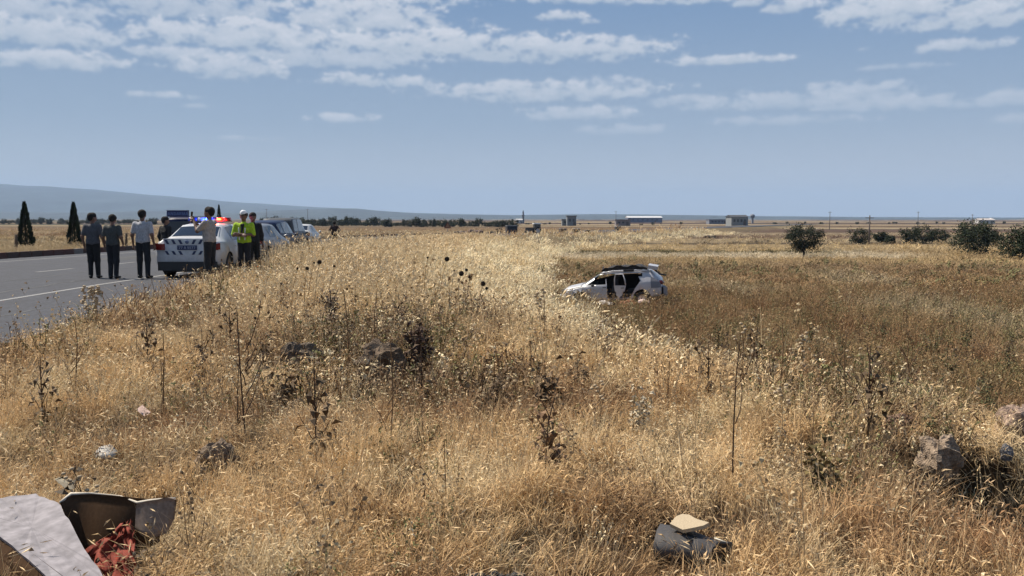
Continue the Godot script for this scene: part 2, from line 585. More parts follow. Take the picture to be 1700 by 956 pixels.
func tuft_straw(n: int, spread: float, h: float, w: float) -> ArrayMesh:
	var st := begin()
	for i in n:
		var a := rng.randf() * TAU
		var b := Vector3(cos(a), 0, sin(a)) * spread * sqrt(rng.randf())
		var dir := a + rng.randf_range(-1, 1)
		var k := h * rng.randf_range(.6, 1.2)
		var lean := rng.randf_range(.0, .35)
		var curl := rng.randf_range(.1, .8)
		var e := blade(st, b, dir, k, lean, curl, w, vary(.22), 3)
		if i % 3 == 0:
			var t := lean + curl + rng.randf_range(.0, .9)
			spindle(st, e - Vector3(0, .02, 0), Vector3(cos(dir) * sin(t), cos(t), sin(dir) * sin(t)).normalized(), h * rng.randf_range(.10, .2), w * 1.15, Color(1.15, 1.12, 1.08) * rng.randf_range(.9, 1.15))
	return done(st)

func tuft_stems(n: int, spread: float, h: float, w: float) -> ArrayMesh:
	var st := begin()
	for i in n:
		var a := rng.randf() * TAU
		var b := Vector3(cos(a), 0, sin(a)) * spread * sqrt(rng.randf())
		var k := h * rng.randf_range(.6, 1.2)
		var lean := rng.randf_range(.0, .3)
		var e := blade(st, b, a, k, lean, .25, w, vary(.2), 4)
		for j in 5:
			var t := rng.randf_range(.45, .95)
			var f := b.lerp(e, t)
			var tip := blade(st, f, rng.randf() * TAU, k * .25 * (1.2 - t), rng.randf_range(.3, .9), -.3, w * .7, vary(.2), 2)
			leaf(st, tip, w * 4.5, w * 3.0, vary(.3), 1.0)
		leaf(st, e, w * 5.0, w * 3.5, vary(.3), 1.0)
	return done(st)

func tuft_leafy(n: int, spread: float, h: float, size: float) -> ArrayMesh:
	var st := begin()
	for i in n / 6:
		var a := rng.randf() * TAU
		var b := Vector3(cos(a), 0, sin(a)) * spread * sqrt(rng.randf())
		var top := b + Vector3(rng.randf_range(-.3, .3) * h, h * rng.randf_range(.5, 1.1), rng.randf_range(-.3, .3) * h)
		st.set_color(Color(.6, .55, .5))
		var s := Vector3(size * .09, 0, size * .05)
		quad(st, b - s, b + s, top + s * .4, top - s * .4)
		for k in 6:
			leaf(st, b.lerp(top, rng.randf_range(.25, 1.0)), size * rng.randf_range(.5, 1.2), size * rng.randf_range(.3, .5), vary(.4), .9)
	return done(st)

func grass_mat(key: String, through: float) -> StandardMaterial3D:
	var m := mat(key, Color(1, 1, 1), 0.75)
	m.vertex_color_use_as_albedo = true
	m.backlight_enabled = true
	m.backlight = Color(through, through, through)
	m.metallic_specular = 0.25
	return m

var heaps := {}     # kind -> [transforms, colours]
func put(kind: String, at: Vector3, s: float, c: Color, sy := 1.0) -> void:
	if not heaps.has(kind): heaps[kind] = [[], []]
	var b := Basis(Vector3.UP, rng.randf() * TAU).scaled(Vector3(s, s * sy, s))
	# neighbouring tufts are laid over the same way by wind and rain
	var lay := na.get_noise_2d(at.x * 2.2 + 70, at.z * 2.2) * 7.0
	b = Basis(Vector3(cos(lay), 0, sin(lay)), clampf(.12 + 1.1 * nb.get_noise_2d(at.x * 1.3, at.z * 1.3 + 40), 0, .7)) * b
	b = Basis(Vector3(rng.randf_range(-1, 1), 0, rng.randf_range(-1, 1)).normalized(), rng.randf_range(0, .25)) * b
	heaps[kind][0].append(Transform3D(b, at))
	heaps[kind][1].append(c)

func mass(called: String, label: String, kind: String, mesh: Mesh, m: Material) -> void:
	if not heaps.has(kind): return
	var h: Array = heaps[kind]
	var mm := MultiMesh.new()
	mm.transform_format = MultiMesh.TRANSFORM_3D
	mm.use_colors = true
	mm.mesh = mesh
	mm.instance_count = h[0].size()
	for i in h[0].size():
		mm.set_instance_transform(i, h[0][i])
		mm.set_instance_color(i, h[1][i])
	var o := MultiMeshInstance3D.new()
	o.multimesh = mm
	o.material_override = m
	o.name = numbered(called)
	add_child(o)
	tag(o, label, "", "", "stuff")

var keep_clear := []   # [centre, radius] where things lie on the ground
func build_grass() -> void:
	var gold := Color(.62, .43, .23)
	var rust := Color(.40, .23, .118)
	var straw := Color(.73, .60, .39)
	var pale := Color(.86, .76, .54)
	var green := Color(.20, .19, .085)
	var grey := Color(.21, .155, .105)
	var zones := [[3.1, 7.5, 190.0], [7.5, 13.0, 95.0], [13.0, 24.0, 38.0], [24.0, 46.0, 13.0], [46.0, 105.0, 3.6], [105.0, 210.0, .2]]
	for zi in zones.size():
		var z: Array = zones[zi]
		var half := 0.64
		var n := int(half * (z[1] * z[1] - z[0] * z[0]) * z[2])
		for i in n:
			var d := sqrt(lerpf(z[0] * z[0], z[1] * z[1], rng.randf()))
			var x := rng.randf_range(-half, half) * d
			if zi == 0: x *= 1.12
			var er := along(NEAR_EDGE, d)
			var ef := along(FAR_EDGE, d)
			if x < er + 0.12 + 0.25 * rng.randf() and x > ef - 0.5: continue
			var p := ground(x, d)
			var skip := false
			if d < 60:
				for k in keep_clear:
					if Vector2(p.x - k[0].x, p.z - k[0].z).length_squared() < k[1] * k[1]:
						skip = true
						break
			if skip: continue
			var clump := nb.get_noise_2d(x * 3.2 + 500, d * 3.2)
			if zi < 4 and x > er and rng.randf() < .75 * ss(-.05, -.4, clump): continue
			if d > 4.9 and d < 5.95 and x > 2.45 and rng.randf() < .93: continue
			var a := na.get_noise_2d(x * 1.6, d * 1.6)
			var b := nb.get_noise_2d(x * 2.0 + 90, d * 2.0)
			var r := rng.randf()
			var near := zi <= 1
			var lod := "near" if zi == 0 else ("mid" if zi == 1 else ("far" if zi <= 3 else "plain"))
			var size: float = [1.0, 1.15, 1.25, 1.5, 2.2, 4.0][zi] * (1.0 + .5 * clump)
			if x > er + .5 and zi < 4 and rng.randf() < [.016, .018, .02, .012][zi] * (1.0 - ss(11, 15, d) * ss(6.5, 3.5, x - er)):
				put("stem_" + lod, p, size * rng.randf_range(.7, 1.3), [Color(.20, .135, .08), Color(.34, .25, .15), Color(.12, .085, .055), Color(.46, .36, .22)][rng.randi() % 4])
			if x > er:
				var foot := ss(along(CREST, d) + .5, along(FOOT, d) + 1.0, x + a * 2)
				var slope := foot * (1.0 - ss(along(FOOT, d) - .5, along(FOOT, d) + 2.5, x + b * 2))
				var tall := ss(10, 17, d) * (1.0 - ss(90, 120, d))
				var c := gold.lerp(rust, ss(-.1, .5, a)).lerp(straw, ss(.0, .5, b) * .8 + tall * .25)
				if foot > .85 and slope < .3:   # the field
					c = (gold.lerp(rust, .25 + ss(-.25, .35, a) * .75).lerp(straw, .7 * ss(.08, .4, na.get_noise_2d(x * .45 + 80, d * .22))) * .63).lerp(green, ss(.05, .4, b) * .5)
					if zi >= 4: c = c.lerp(land_color(x, d) * 1.15, ss(50, 75, d))
					if zi == 5 and rng.randf() < .5: continue
					if r < (.10 + .5 * ss(.12, .45, b)) * (1.0 - .8 * ss(30, 50, d)) and d < 75:
						put("leafy_" + lod, p, size * rng.randf_range(.6, 1.1), green.lerp(grey, rng.randf() * .5))
						continue
					if r < .5: put("curly_" + lod, p, size * rng.randf_range(.7, 1.1), c * rng.randf_range(.75, 1.15), 1.0 if zi < 4 else .45)
					else: put("straw_" + lod, p, size * rng.randf_range(.5, .85), c * rng.randf_range(.85, 1.2), 1.0 if zi < 4 else .45)
				elif slope > .15 and d > 13:          # pale tall grass down the bank
					c = pale.lerp(straw, ss(-.3, .3, a)).lerp(gold, ss(.1, .5, b) * .5)
					put("straw_" + lod if r < .8 else "curly_" + lod, p, size * rng.randf_range(.8, 1.2), c * rng.randf_range(.85, 1.15), 1.0 if zi < 4 else .5)
				else:
					var weedy := ss(.0, .32, nb.get_noise_2d(x * .55 + 300, d * .55)) * ss(4.4, 6.0, d) * (1.0 - ss(16, 24, d)) * ss(-3.4, -1.8, x)
					if r < .05 + .48 * weedy and d < 40:
						put("leafy_" + lod, p, size * rng.randf_range(.7, 1.25), [grey, Color(.17, .105, .06), green, straw][rng.randi() % 4] * rng.randf_range(.7, 1.2))
					elif r < .05 + .48 * weedy + .17 * ss(-.2, .3, a) and d < 24:
						put("curly_" + lod, p, size * rng.randf_range(.8, 1.25), Color(.21, .125, .065) * rng.randf_range(.6, 1.3), 1.1)
					elif r < (.72 if d < 10 else .4):
						put("curly_" + lod, p, size * rng.randf_range(.7, 1.2), c * rng.randf_range(.75, 1.2))
					else:
						var edge := ss(3.0, 1.2, x - er) * ss(8, 11, d) * (1.0 - ss(24, 30, d))
						put("straw_" + lod, p, size * rng.randf_range(.6, 1.0) * (1.0 - .3 * edge), c.lerp(straw, .35 + .3 * tall) * rng.randf_range(.85, 1.2), lerpf(.8, 1.1, tall) * (1.0 - .35 * edge) * (1.0 if zi < 4 else .6))
			else:
				if zi == 5 and rng.randf() < .6: continue
				put("straw_" + lod, p, size * rng.randf_range(.5, .8), land_color(x, d) * 1.2, .6 if zi < 4 else .35)
	var gm := grass_mat("dry grass", .62)
	var lm := grass_mat("withered leaves", .3)
	var told := {"near": "close to the camera", "mid": "a few paces off", "far": "along the bank and the near field", "plain": "over the farther fields"}
	# blade widths grow with distance, since fewer tufts stand there
	mass("curly_grass", "curled golden brown dry grass " + told.near, "curly_near", tuft_curly(30, .08, .28, .0042, 4), gm)
	mass("curly_grass", "curled golden brown dry grass " + told.mid, "curly_mid", tuft_curly(26, .11, .31, .0062), gm)
	mass("curly_grass", "curled golden brown dry grass " + told.far, "curly_far", tuft_curly(22, .2, .33, .012), gm)
	mass("curly_grass", "curled golden brown dry grass " + told.plain, "curly_plain", tuft_curly(26, .4, .22, .03, 2), gm)
	mass("straw_grass", "pale upright straw with seed heads " + told.near, "straw_near", tuft_straw(14, .08, .38, .0030), gm)
	mass("straw_grass", "pale upright straw with seed heads " + told.mid, "straw_mid", tuft_straw(15, .11, .42, .0048), gm)
	mass("straw_grass", "pale upright straw with seed heads " + told.far, "straw_far", tuft_straw(18, .2, .50, .0095), gm)
	mass("straw_grass", "pale upright straw with seed heads " + told.plain, "straw_plain", tuft_straw(26, .4, .30, .025), gm)
	mass("dry_stems", "scattered tall bare dry stems with small buds " + told.near, "stem_near", tuft_stems(4, .07, .50, .0045), gm)
	mass("dry_stems", "scattered tall bare dry stems with small buds " + told.mid, "stem_mid", tuft_stems(4, .1, .56, .006), gm)
	mass("dry_stems", "scattered tall bare dry stems with small buds " + told.far, "stem_far", tuft_stems(5, .2, .58, .011), gm)
	mass("low_weeds", "small withered leafy weeds " + told.near, "leafy_near", tuft_leafy(48, .10, .24, .028), lm)
	mass("low_weeds", "small withered leafy weeds " + told.mid, "leafy_mid", tuft_leafy(48, .14, .30, .038), lm)
	mass("low_weeds", "small withered leafy weeds " + told.far, "leafy_far", tuft_leafy(48, .22, .33, .06), lm)
	mass("low_weeds", "small withered leafy weeds " + told.plain, "leafy_plain", tuft_leafy(48, .4, .2, .10), lm)

# ------------------------------------------------------------------ people
# bones = [[a, radius, b, radius], ...]; a smooth union of tapered capsules, meshed as surface nets
func flesh(st: SurfaceTool, bones: Array, cell: float, k := 55.0, col := Color(1, 1, 1)) -> void:
	var lo := Vector3.ONE * 1e9
	var hi := -lo
	for b in bones:
		for e in [0, 2]:
			lo = lo.min(b[e] - Vector3.ONE * (b[e + 1] + cell * 3))
			hi = hi.max(b[e] + Vector3.ONE * (b[e + 1] + cell * 3))
	var n := Vector3i(((hi - lo) / cell).ceil()) + Vector3i.ONE
	var F := PackedFloat32Array()
	F.resize(n.x * n.y * n.z)
	var reach := cell * 2.5
	for b in bones:
		var a: Vector3 = b[0]
		var ab: Vector3 = b[2] - a
		var ra: float = b[1]
		var rb: float = b[3]
		var l2 := maxf(ab.length_squared(), 1e-9)
		var rm := maxf(ra, rb) + reach
		var p0 := Vector3i(((a.min(b[2]) - Vector3.ONE * rm - lo) / cell).floor()).clamp(Vector3i.ZERO, n - Vector3i.ONE)
		var p1 := Vector3i(((a.max(b[2]) + Vector3.ONE * rm - lo) / cell).ceil()).clamp(Vector3i.ZERO, n - Vector3i.ONE)
		for z in range(p0.z, p1.z + 1):
			for y in range(p0.y, p1.y + 1):
				var at := (z * n.y + y) * n.x
				for x in range(p0.x, p1.x + 1):
					var p := lo + Vector3(x, y, z) * cell
					var t := clampf((p - a).dot(ab) / l2, 0, 1)
					var dd := p.distance_to(a + ab * t) - lerpf(ra, rb, t)
					if dd < reach: F[at + x] += exp(-k * dd)
	# F > 1 is inside
	var V := PackedVector3Array()
	var id := {}
	var sy := n.x
	var sz := n.x * n.y
	for z in n.z - 1:
		for y in n.y - 1:
			var row := z * sz + y * sy
			for x in n.x - 1:
				var i := row + x
				var c := 0
				if F[i] > 1: c += 1
				if F[i + 1] > 1: c += 1
				if F[i + sy] > 1: c += 1
				if F[i + sy + 1] > 1: c += 1
				if F[i + sz] > 1: c += 1
				if F[i + sz + 1] > 1: c += 1
				if F[i + sz + sy] > 1: c += 1
				if F[i + sz + sy + 1] > 1: c += 1
				if c == 0 or c == 8: continue
				var s := Vector3.ZERO
				var m := 0
				for e in [[0, 0, 0, 1, 0, 0], [0, 1, 0, 1, 1, 0], [0, 0, 1, 1, 0, 1], [0, 1, 1, 1, 1, 1], [0, 0, 0, 0, 1, 0], [1, 0, 0, 1, 1, 0], [0, 0, 1, 0, 1, 1], [1, 0, 1, 1, 1, 1], [0, 0, 0, 0, 0, 1], [1, 0, 0, 1, 0, 1], [0, 1, 0, 0, 1, 1], [1, 1, 0, 1, 1, 1]]:
					var fa := F[i + e[0] + e[1] * sy + e[2] * sz]
					var fb := F[i + e[3] + e[4] * sy + e[5] * sz]
					if (fa > 1) != (fb > 1):
						var la := log(maxf(fa, 1e-6))
						var lb := log(maxf(fb, 1e-6))
						la = maxf(la, -k * reach)
						lb = maxf(lb, -k * reach)
						s += Vector3(e[0], e[1], e[2]).lerp(Vector3(e[3], e[4], e[5]), la / (la - lb))
						m += 1
				id[i] = V.size()
				V.append(lo + (Vector3(x, y, z) + s / m) * cell)
	st.set_color(col)
	for i in id:
		for ax in 3:
			var step: int = [1, sy, sz][ax]
			var u: int = [sy, sz, 1][ax]
			var w: int = [sz, 1, sy][ax]
			if (F[i] > 1) == (F[i + step] > 1): continue
			if not (id.has(i - u) and id.has(i - w) and id.has(i - u - w)): continue
			var a := V[id[i]]
			var b := V[id[i - u]]
			var c := V[id[i - u - w]]
			var d := V[id[i - w]]
			if F[i] > 1: quad(st, a, d, c, b)
			else: quad(st, a, b, c, d)

func done_smooth(st: SurfaceTool) -> ArrayMesh:
	st.index()
	st.generate_normals()
	return st.commit()

func hand_bones(wrist: Vector3, elbow: Vector3, palm_in: Vector3, curl: float) -> Array:
	var f := (wrist - elbow).normalized()            # along the hand
	var s := f.cross(palm_in).normalized()           # across the palm, towards the thumb
	var n := s.cross(f).normalized() * -1.0
	if n.dot(palm_in) < 0: n = -n
	var out := [[wrist, .024, wrist + f * .04, .026]]
	for k in 4:
		var o := s * (.03 - .02 * k)
		var kn: Vector3 = wrist + f * (.088 - .004 * absf(k - 1.3)) + o
		out.append([wrist + f * .025 + o * .7, .016, kn, .0125])
		var l: float = [.040, .046, .043, .033][k]
		var d1 := f.rotated(s, 0.0).lerp(n, curl * .45).normalized()
		var m := kn + d1 * l
		var d2 := f.lerp(n, minf(curl * 1.1, .97)).normalized()
		out.append([kn, .0105, m, .0095])
		out.append([m, .0095, m + d2 * l * .85, .0075])
	var tb := wrist + f * .03 + s * .028
	var tm := tb + (f * .6 + s * .75 + n * .25).normalized() * .04
	out.append([tb, .015, tm, .0115])
	out.append([tm, .0115, tm + (f * .85 + s * .2 + n * .45).normalized() * .032, .009])
	return out

func person(called: String, label: String, at: Vector3, yaw: float, P: Dictionary) -> Node3D:
	var root := thing(called, label, "person", at, yaw, P.get("group", ""))
	var tall: float = P.get("h", 1.75) / 1.75
	root.scale = Vector3.ONE * tall
	var wide: float = P.get("wide", 1.0)
	# joints, local: x right, y up, -z ahead
	var lean: float = P.get("lean", 0.0)
	var sh := [Vector3(-.185 * wide, 1.415, lean), Vector3(.185 * wide, 1.415, lean)]
	var arms: Array = P.get("arms", [[Vector3(-.25 * wide, 1.13, .03), Vector3(-.265 * wide, .87, -.04)], [Vector3(.25 * wide, 1.13, .03), Vector3(.265 * wide, .87, -.04)]])
	var legs: Array = P.get("legs", [[Vector3(-.105, .49, -.02), Vector3(-.115, .085, .02)], [Vector3(.105, .49, -.02), Vector3(.115, .085, .02)]])
	var palms: Array = P.get("palms", [Vector3(1, 0, 0), Vector3(-1, 0, 0)])
	var turn: float = P.get("look", 0.0)
	var nod: float = P.get("nod", 0.0)
	var hb := Basis(Vector3.UP, turn) * Basis(Vector3.RIGHT, nod)
	var hc := Vector3(0, 1.5, -.005 + lean)
	var H := func(x: float, y: float, z: float) -> Vector3: return hc + hb * Vector3(x, y - 1.5, z)
	var cell: float = P.get("cell", .02)
	var skin: Material = mat(P.get("skin_key", "tan skin"), P.get("skin", lin(.13, .068, .045)), .6)
	# one body
	var st := begin(true)
	var B := [[Vector3(0, 1.42, lean), .045, Vector3(0, 1.55, -.01 + lean), .052], [Vector3(-.1, 1.38, lean), .045, Vector3(.1, 1.38, lean), .045], [Vector3(0, 1.3, lean), .07, Vector3(0, 1.0, 0), .07], [Vector3(-.08, .96, 0), .07, Vector3(.08, .96, 0), .07]]
	for k in 2:
		B.append([sh[k], .045, arms[k][0], .041])
		B.append([arms[k][0], .041, arms[k][1], .028])
		B.append([Vector3((k * 2 - 1) * .095, .92, 0), .085, legs[k][0], .056])
		B.append([legs[k][0], .055, legs[k][1], .038])
	flesh(st, B, cell)
	flesh(st, [[H.call(0, 1.665, .015), .088, H.call(0, 1.655, -.025), .084], [H.call(0, 1.60, -.03), .068, H.call(0, 1.572, -.055), .045], [H.call(0, 1.645, -.098), .013, H.call(0, 1.612, -.118), .017], [H.call(-.03, 1.668, -.09), .016, H.call(.03, 1.668, -.09), .016], [H.call(-.016, 1.583, -.1), .012, H.call(.016, 1.583, -.1), .012],
		[H.call(-.086, 1.655, .005), .014, H.call(-.088, 1.615, -.003), .011], [H.call(.086, 1.655, .005), .014, H.call(.088, 1.615, -.003), .011], [H.call(0, 1.56, .0), .058, H.call(0, 1.48, .01), .055]], .0085, 90.0)
	for k in 2:
		flesh(st, hand_bones(arms[k][1], arms[k][0], palms[k], P.get("curl", .55)), .0062, 160.0)
	obj("body", done_smooth(st), skin, root)
	st = begin(true)
	for s in [-1, 1]: flesh(st, [[H.call(s * .031, 1.645, -.094), .011, H.call(s * .031, 1.645, -.092), .011]], .005, 200.0)
	obj("eyes", done_smooth(st), mat("dark eyes", lin(.03, .02, .015), .3), root)
	# clothes
	var belly: float = P.get("belly", 0.0)
	st = begin(true)
	var hem: float = P.get("hem", .93)
	var S := [[Vector3(-.105 * wide, 1.375, lean), .085, Vector3(.105 * wide, 1.375, lean), .085], [Vector3(-.07 * wide, 1.27, lean * .8), .112, Vector3(.07 * wide, 1.27, lean * .8), .112], [Vector3(-.06 * wide, 1.13, -belly * .5), .11 + belly * .3, Vector3(.06 * wide, 1.13, -belly * .5), .11 + belly * .3], [Vector3(-.07 * wide, 1.0, -belly * .3), .105, Vector3(.07 * wide, 1.0, -belly * .3), .105], [Vector3(-.075, hem + .06, 0), .105, Vector3(.075, hem + .06, 0), .105], [Vector3(0, 1.42, lean), .075, Vector3(0, 1.475, lean - .002), .06]]
	var sl: float = P.get("sleeve", .72)
	for k in 2:
		S.append([sh[k], .072, sh[k].lerp(arms[k][0], minf(sl, 1.0)), .062])
		if sl > 1.0: S.append([arms[k][0], .056, arms[k][0].lerp(arms[k][1], sl - 1.0), .045])
	flesh(st, S, cell * .9, 50.0)
	obj("shirt", done_smooth(st), P.shirt, root)
	st = begin(true)
	var T := [[Vector3(-.075, .985, 0), .10, Vector3(.075, .985, 0), .10]]
	for k in 2:
		T.append([Vector3((k * 2 - 1) * .09, .90, 0), .10, legs[k][0], .074])
		T.append([legs[k][0], .073, legs[k][1] + Vector3(0, .01, 0), .062])
	flesh(st, T, cell * .9, 60.0)
	obj("trousers", done_smooth(st), P.trousers, root)
	for k in 2:
		st = begin(true)
		var a: Vector3 = legs[k][1]
		flesh(st, [[a + Vector3(0, -.04, .045), .042, a + Vector3((k * 2 - 1) * .03, -.05, -.15), .034], [a, .045, a + Vector3(0, -.04, -.02), .046]], .013, 90.0)
		obj("shoe", done_smooth(st), P.get("shoes", mat("black leather", lin(.015, .014, .014), .5)), root)
	if P.has("cap"):
		st = begin(true)
		flesh(st, [[H.call(0, 1.715, .012), .095, H.call(0, 1.72, -.02), .092], [H.call(0, 1.745, -.02), .07, H.call(0, 1.765, -.05), .045]], .01, 60.0)
		obj("cap", done_smooth(st), P.cap, root)
		st = begin(true)
		flesh(st, [[H.call(-.05, 1.69, -.1), .016, H.call(.05, 1.69, -.1), .016], [H.call(-.03, 1.683, -.14), .014, H.call(.03, 1.683, -.14), .014], [H.call(-.08, 1.69, -.05), .022, H.call(.08, 1.69, -.05), .022]], .008, 90.0)
		obj("cap_peak", done_smooth(st), mat("black leather", lin(.015, .014, .014), .5), root)
	st = begin(true)
	flesh(st, [[H.call(0, 1.695, .03), .102, H.call(0, 1.708, -.022), .09], [H.call(0, 1.63, .055), .066, H.call(0, 1.66, .05), .072], [H.call(-.055, 1.69, .03), .045, H.call(-.055, 1.70, -.03), .036], [H.call(.055, 1.69, .03), .045, H.call(.055, 1.70, -.03), .036]], .011, 90.0)
	obj("hair", done_smooth(st), P.get("hair", mat("black hair", lin(.010, .008, .008), .95)), root)
	return root

func cloth(key: String, c: Color, seed_: int) -> StandardMaterial3D:
	var m := worn(key, c, .9, seed_, .02, .7, 2.2, 4.0)
	m.uv1_world_triplanar = false
	m.uv1_scale = Vector3(2.2, 1.1, 2.2)
	return m

func build_people() -> void:
	var navy := cloth("dark navy cloth", lin(.018, .02, .027), 71)
	var black := cloth("black cloth", lin(.014, .014, .016), 72)
	var grey := cloth("grey blue cloth", lin(.12, .125, .145), 73)
	var moss := cloth("grey green cloth", lin(.085, .092, .092), 74)
	var white := cloth("white cloth", lin(.58, .59, .64), 75)
	var cream := cloth("cream cloth", lin(.52, .48, .46), 76)
	var neon := cloth("yellow green vest", lin(.52, .80, .03), 77)
	var on := func(u: float, d: float) -> Vector3: return Vector3((u - 850) / FOCAL * d, road_y(d) + .005, -d)
	person("person", "man in grey shirt with head turned right, leftmost of the three men on the road", on.call(155, 24.4), .12, {"h": 1.72, "shirt": grey, "trousers": black, "look": -.8,
		"arms": [[Vector3(-.255, 1.14, .05), Vector3(-.235, .88, -.02)], [Vector3(.25, 1.15, .06), Vector3(.27, .98, -.19)]], "legs": [[Vector3(-.085, .49, -.03), Vector3(-.075, .085, .02)], [Vector3(.10, .49, -.01), Vector3(.115, .085, .0)]], "wide": .95})
	person("person", "man in grey green shirt with bowed head, middle one of three men on the road", on.call(188, 24.2), -.06, {"h": 1.68, "shirt": moss, "trousers": navy, "look": .15, "nod": -.3, "wide": 1.0,
		"arms": [[Vector3(-.265, 1.14, .04), Vector3(-.255, .89, -.03)], [Vector3(.265, 1.15, .05), Vector3(.20, .99, -.18)]], "legs": [[Vector3(-.09, .49, -.03), Vector3(-.085, .085, .01)], [Vector3(.085, .49, -.01), Vector3(.085, .085, .03)]]})
	person("person", "broad man in white polo shirt standing beside the police car", on.call(238, 24.3), -.1, {"h": 1.80, "shirt": white, "trousers": navy, "wide": 1.08, "look": .25,
		"legs": [[Vector3(-.11, .49, -.02), Vector3(-.125, .085, -.03)], [Vector3(.115, .49, .0), Vector3(.13, .085, .04)]]})
	var ph := person("person", "tall man in pale shirt raising a phone behind the police car", on.call(349, 22.6), 1.35, {"h": 1.84, "shirt": cream, "trousers": navy, "hem": .95, "belly": .04, "look": .05, "nod": .06, "sleeve": .8, "curl": .75,
		"arms": [[Vector3(-.2, 1.22, -.20), Vector3(-.09, 1.47, -.36)], [Vector3(.2, 1.20, -.19), Vector3(.03, 1.40, -.37)]], "palms": [Vector3(.6, 0, -.6), Vector3(-.6, 0, -.6)]})
	var st := begin()
	box(st, Vector3.ZERO, Vector3(.076, .16, .011))
	var case_ := done(st)
	st = begin()
	box(st, Vector3(0, 0, .0065), Vector3(.068, .148, .002))
	var screen := done(st)
	var phone := thing("phone", "dark phone held up in the hand of the man in the pale shirt", "phone", ph.transform * Vector3(-.03, 1.60, -.44), 1.35)
	phone.rotation.x = .12
	obj("case", case_, mat("phone case", lin(.02, .02, .022), .4), phone)
	obj("screen", screen, mat("phone screen", lin(.01, .01, .012), .08), phone)
	# the officer with the reflective vest
	var o := person("person", "officer in yellow green vest and white cap with folded arms", on.call(406, 25.0), PI - .12, {"h": 1.77, "shirt": neon, "trousers": navy, "hem": .93, "wide": 1.2, "cap": mat("white cap", lin(.7, .72, .75), .7), "curl": .4, "sleeve": .95,
		"arms": [[Vector3(-.29, 1.15, -.04), Vector3(.03, 1.17, -.25)], [Vector3(.29, 1.14, -.04), Vector3(-.04, 1.13, -.22)]], "palms": [Vector3(0, -.3, 1), Vector3(0, -.3, 1)], "look": .1})
	st = begin(true)
	flesh(st, [[Vector3(-.09, 1.33, -.135), .016, Vector3(-.075, 1.02, -.135), .016]], .008, 90.0)
	flesh(st, [[Vector3(.09, 1.33, -.135), .016, Vector3(.075, 1.02, -.135), .016]], .008, 90.0)
	obj("reflective_band", done_smooth(st), mat("silver band", lin(.6, .62, .62), .35), o)
	st = begin(true)
	flesh(st, [[Vector3(-.03, 1.42, -.10), .03, Vector3(0, 1.22, -.145), .014], [Vector3(.03, 1.42, -.10), .03, Vector3(0, 1.22, -.145), .014]], .009, 80.0)
	obj("collar", done_smooth(st), black, o)
	person("person", "person in dark clothes half hidden behind the officer in the vest", on.call(421, 26.6), PI + .5, {"h": 1.76, "shirt": navy, "trousers": black, "sleeve": 1.6})
	person("person", "person in dark clothes half hidden beyond the far side of the police car", on.call(276, 28.4), -.5, {"h": 1.66, "shirt": black, "trousers": black, "sleeve": 1.7, "look": -.5,
		"arms": [[Vector3(-.27, 1.14, .03), Vector3(-.30, .90, -.06)], [Vector3(.25, 1.14, .03), Vector3(.27, .9, -.04)]]})
	var rusty := cloth("dark brown cloth", lin(.045, .02, .018), 78)
	person("person", "lone dark clad person far along the road, past the parked cars", on.call(556, 58.0), .3, {"h": 1.66, "shirt": rusty, "trousers": black, "sleeve": 1.7, "cell": .026, "wide": 1.05,
		"arms": [[Vector3(-.33, 1.17, .03), Vector3(-.2, .98, -.1)], [Vector3(.33, 1.17, .03), Vector3(.2, .98, -.1)]], "legs": [[Vector3(-.09, .49, -.02), Vector3(-.08, .085, .0)], [Vector3(.09, .49, -.02), Vector3(.08, .085, .0)]]})

# ------------------------------------------------------------------ cars
# a section = [z, sill height, half width, shoulder height, shoulder half width, top height, top half width, roundness of the top edge]
func section(s: Array) -> PackedVector3Array:
	var z: float = s[0]
	var ym: float = (s[1] + s[3]) * .5 + .05
	var half := [Vector3(s[2] * .86, s[1], z), Vector3(s[2] * .975, s[1] + .07, z), Vector3(s[2], ym, z), Vector3(s[4] + .018, s[3] - .05, z), Vector3(s[4], s[3], z), Vector3(s[6] + .045, s[5] - .085, z), Vector3(s[6] - .03, s[5] - .02, z), Vector3(s[6] * .5, s[5] - .004, z), Vector3(0, s[5], z)]
	var out := PackedVector3Array()
	for i in 9: out.append(Vector3(-half[i].x, half[i].y, z))
	for i in range(7, -1, -1): out.append(half[i])
	return out      # 17 points, left sill over the roof to right sill; index 8 is the ridge

func on_shell(sec: Array, s: float, t: float) -> Vector3:
	var ti := clampi(floori(t), 0, sec.size() - 2)
	var si := clampi(floori(s), 0, 15)
	var f := t - ti
	var g := s - si
	return sec[ti][si].lerp(sec[ti][si + 1], g).lerp(sec[ti + 1][si].lerp(sec[ti + 1][si + 1], g), f)

func shell(sections: Array, sub := 3) -> Array:
	var st := begin(true)
	var S := []
	for i in sections.size() - 1:
		for k in sub:
			var a: PackedVector3Array = sections[i]
			var b: PackedVector3Array = sections[i + 1]
			var r := PackedVector3Array()
			for j in 17: r.append(a[j].lerp(b[j], float(k) / sub))
			S.append(r)
	S.append(sections[-1])
	for i in S.size() - 1:
		for j in 17:
			var l := (j + 1) % 17
			quad(st, S[i][j], S[i][l], S[i + 1][l], S[i + 1][j])
	for e in [0, S.size() - 1]:
		var c := Vector3(0, .6, S[e][0].z)
		for j in 17:
			var l := (j + 1) % 17
			if e == 0: tri(st, c, S[e][l], S[e][j])
			else: tri(st, c, S[e][j], S[e][l])
	return [done(st), S]

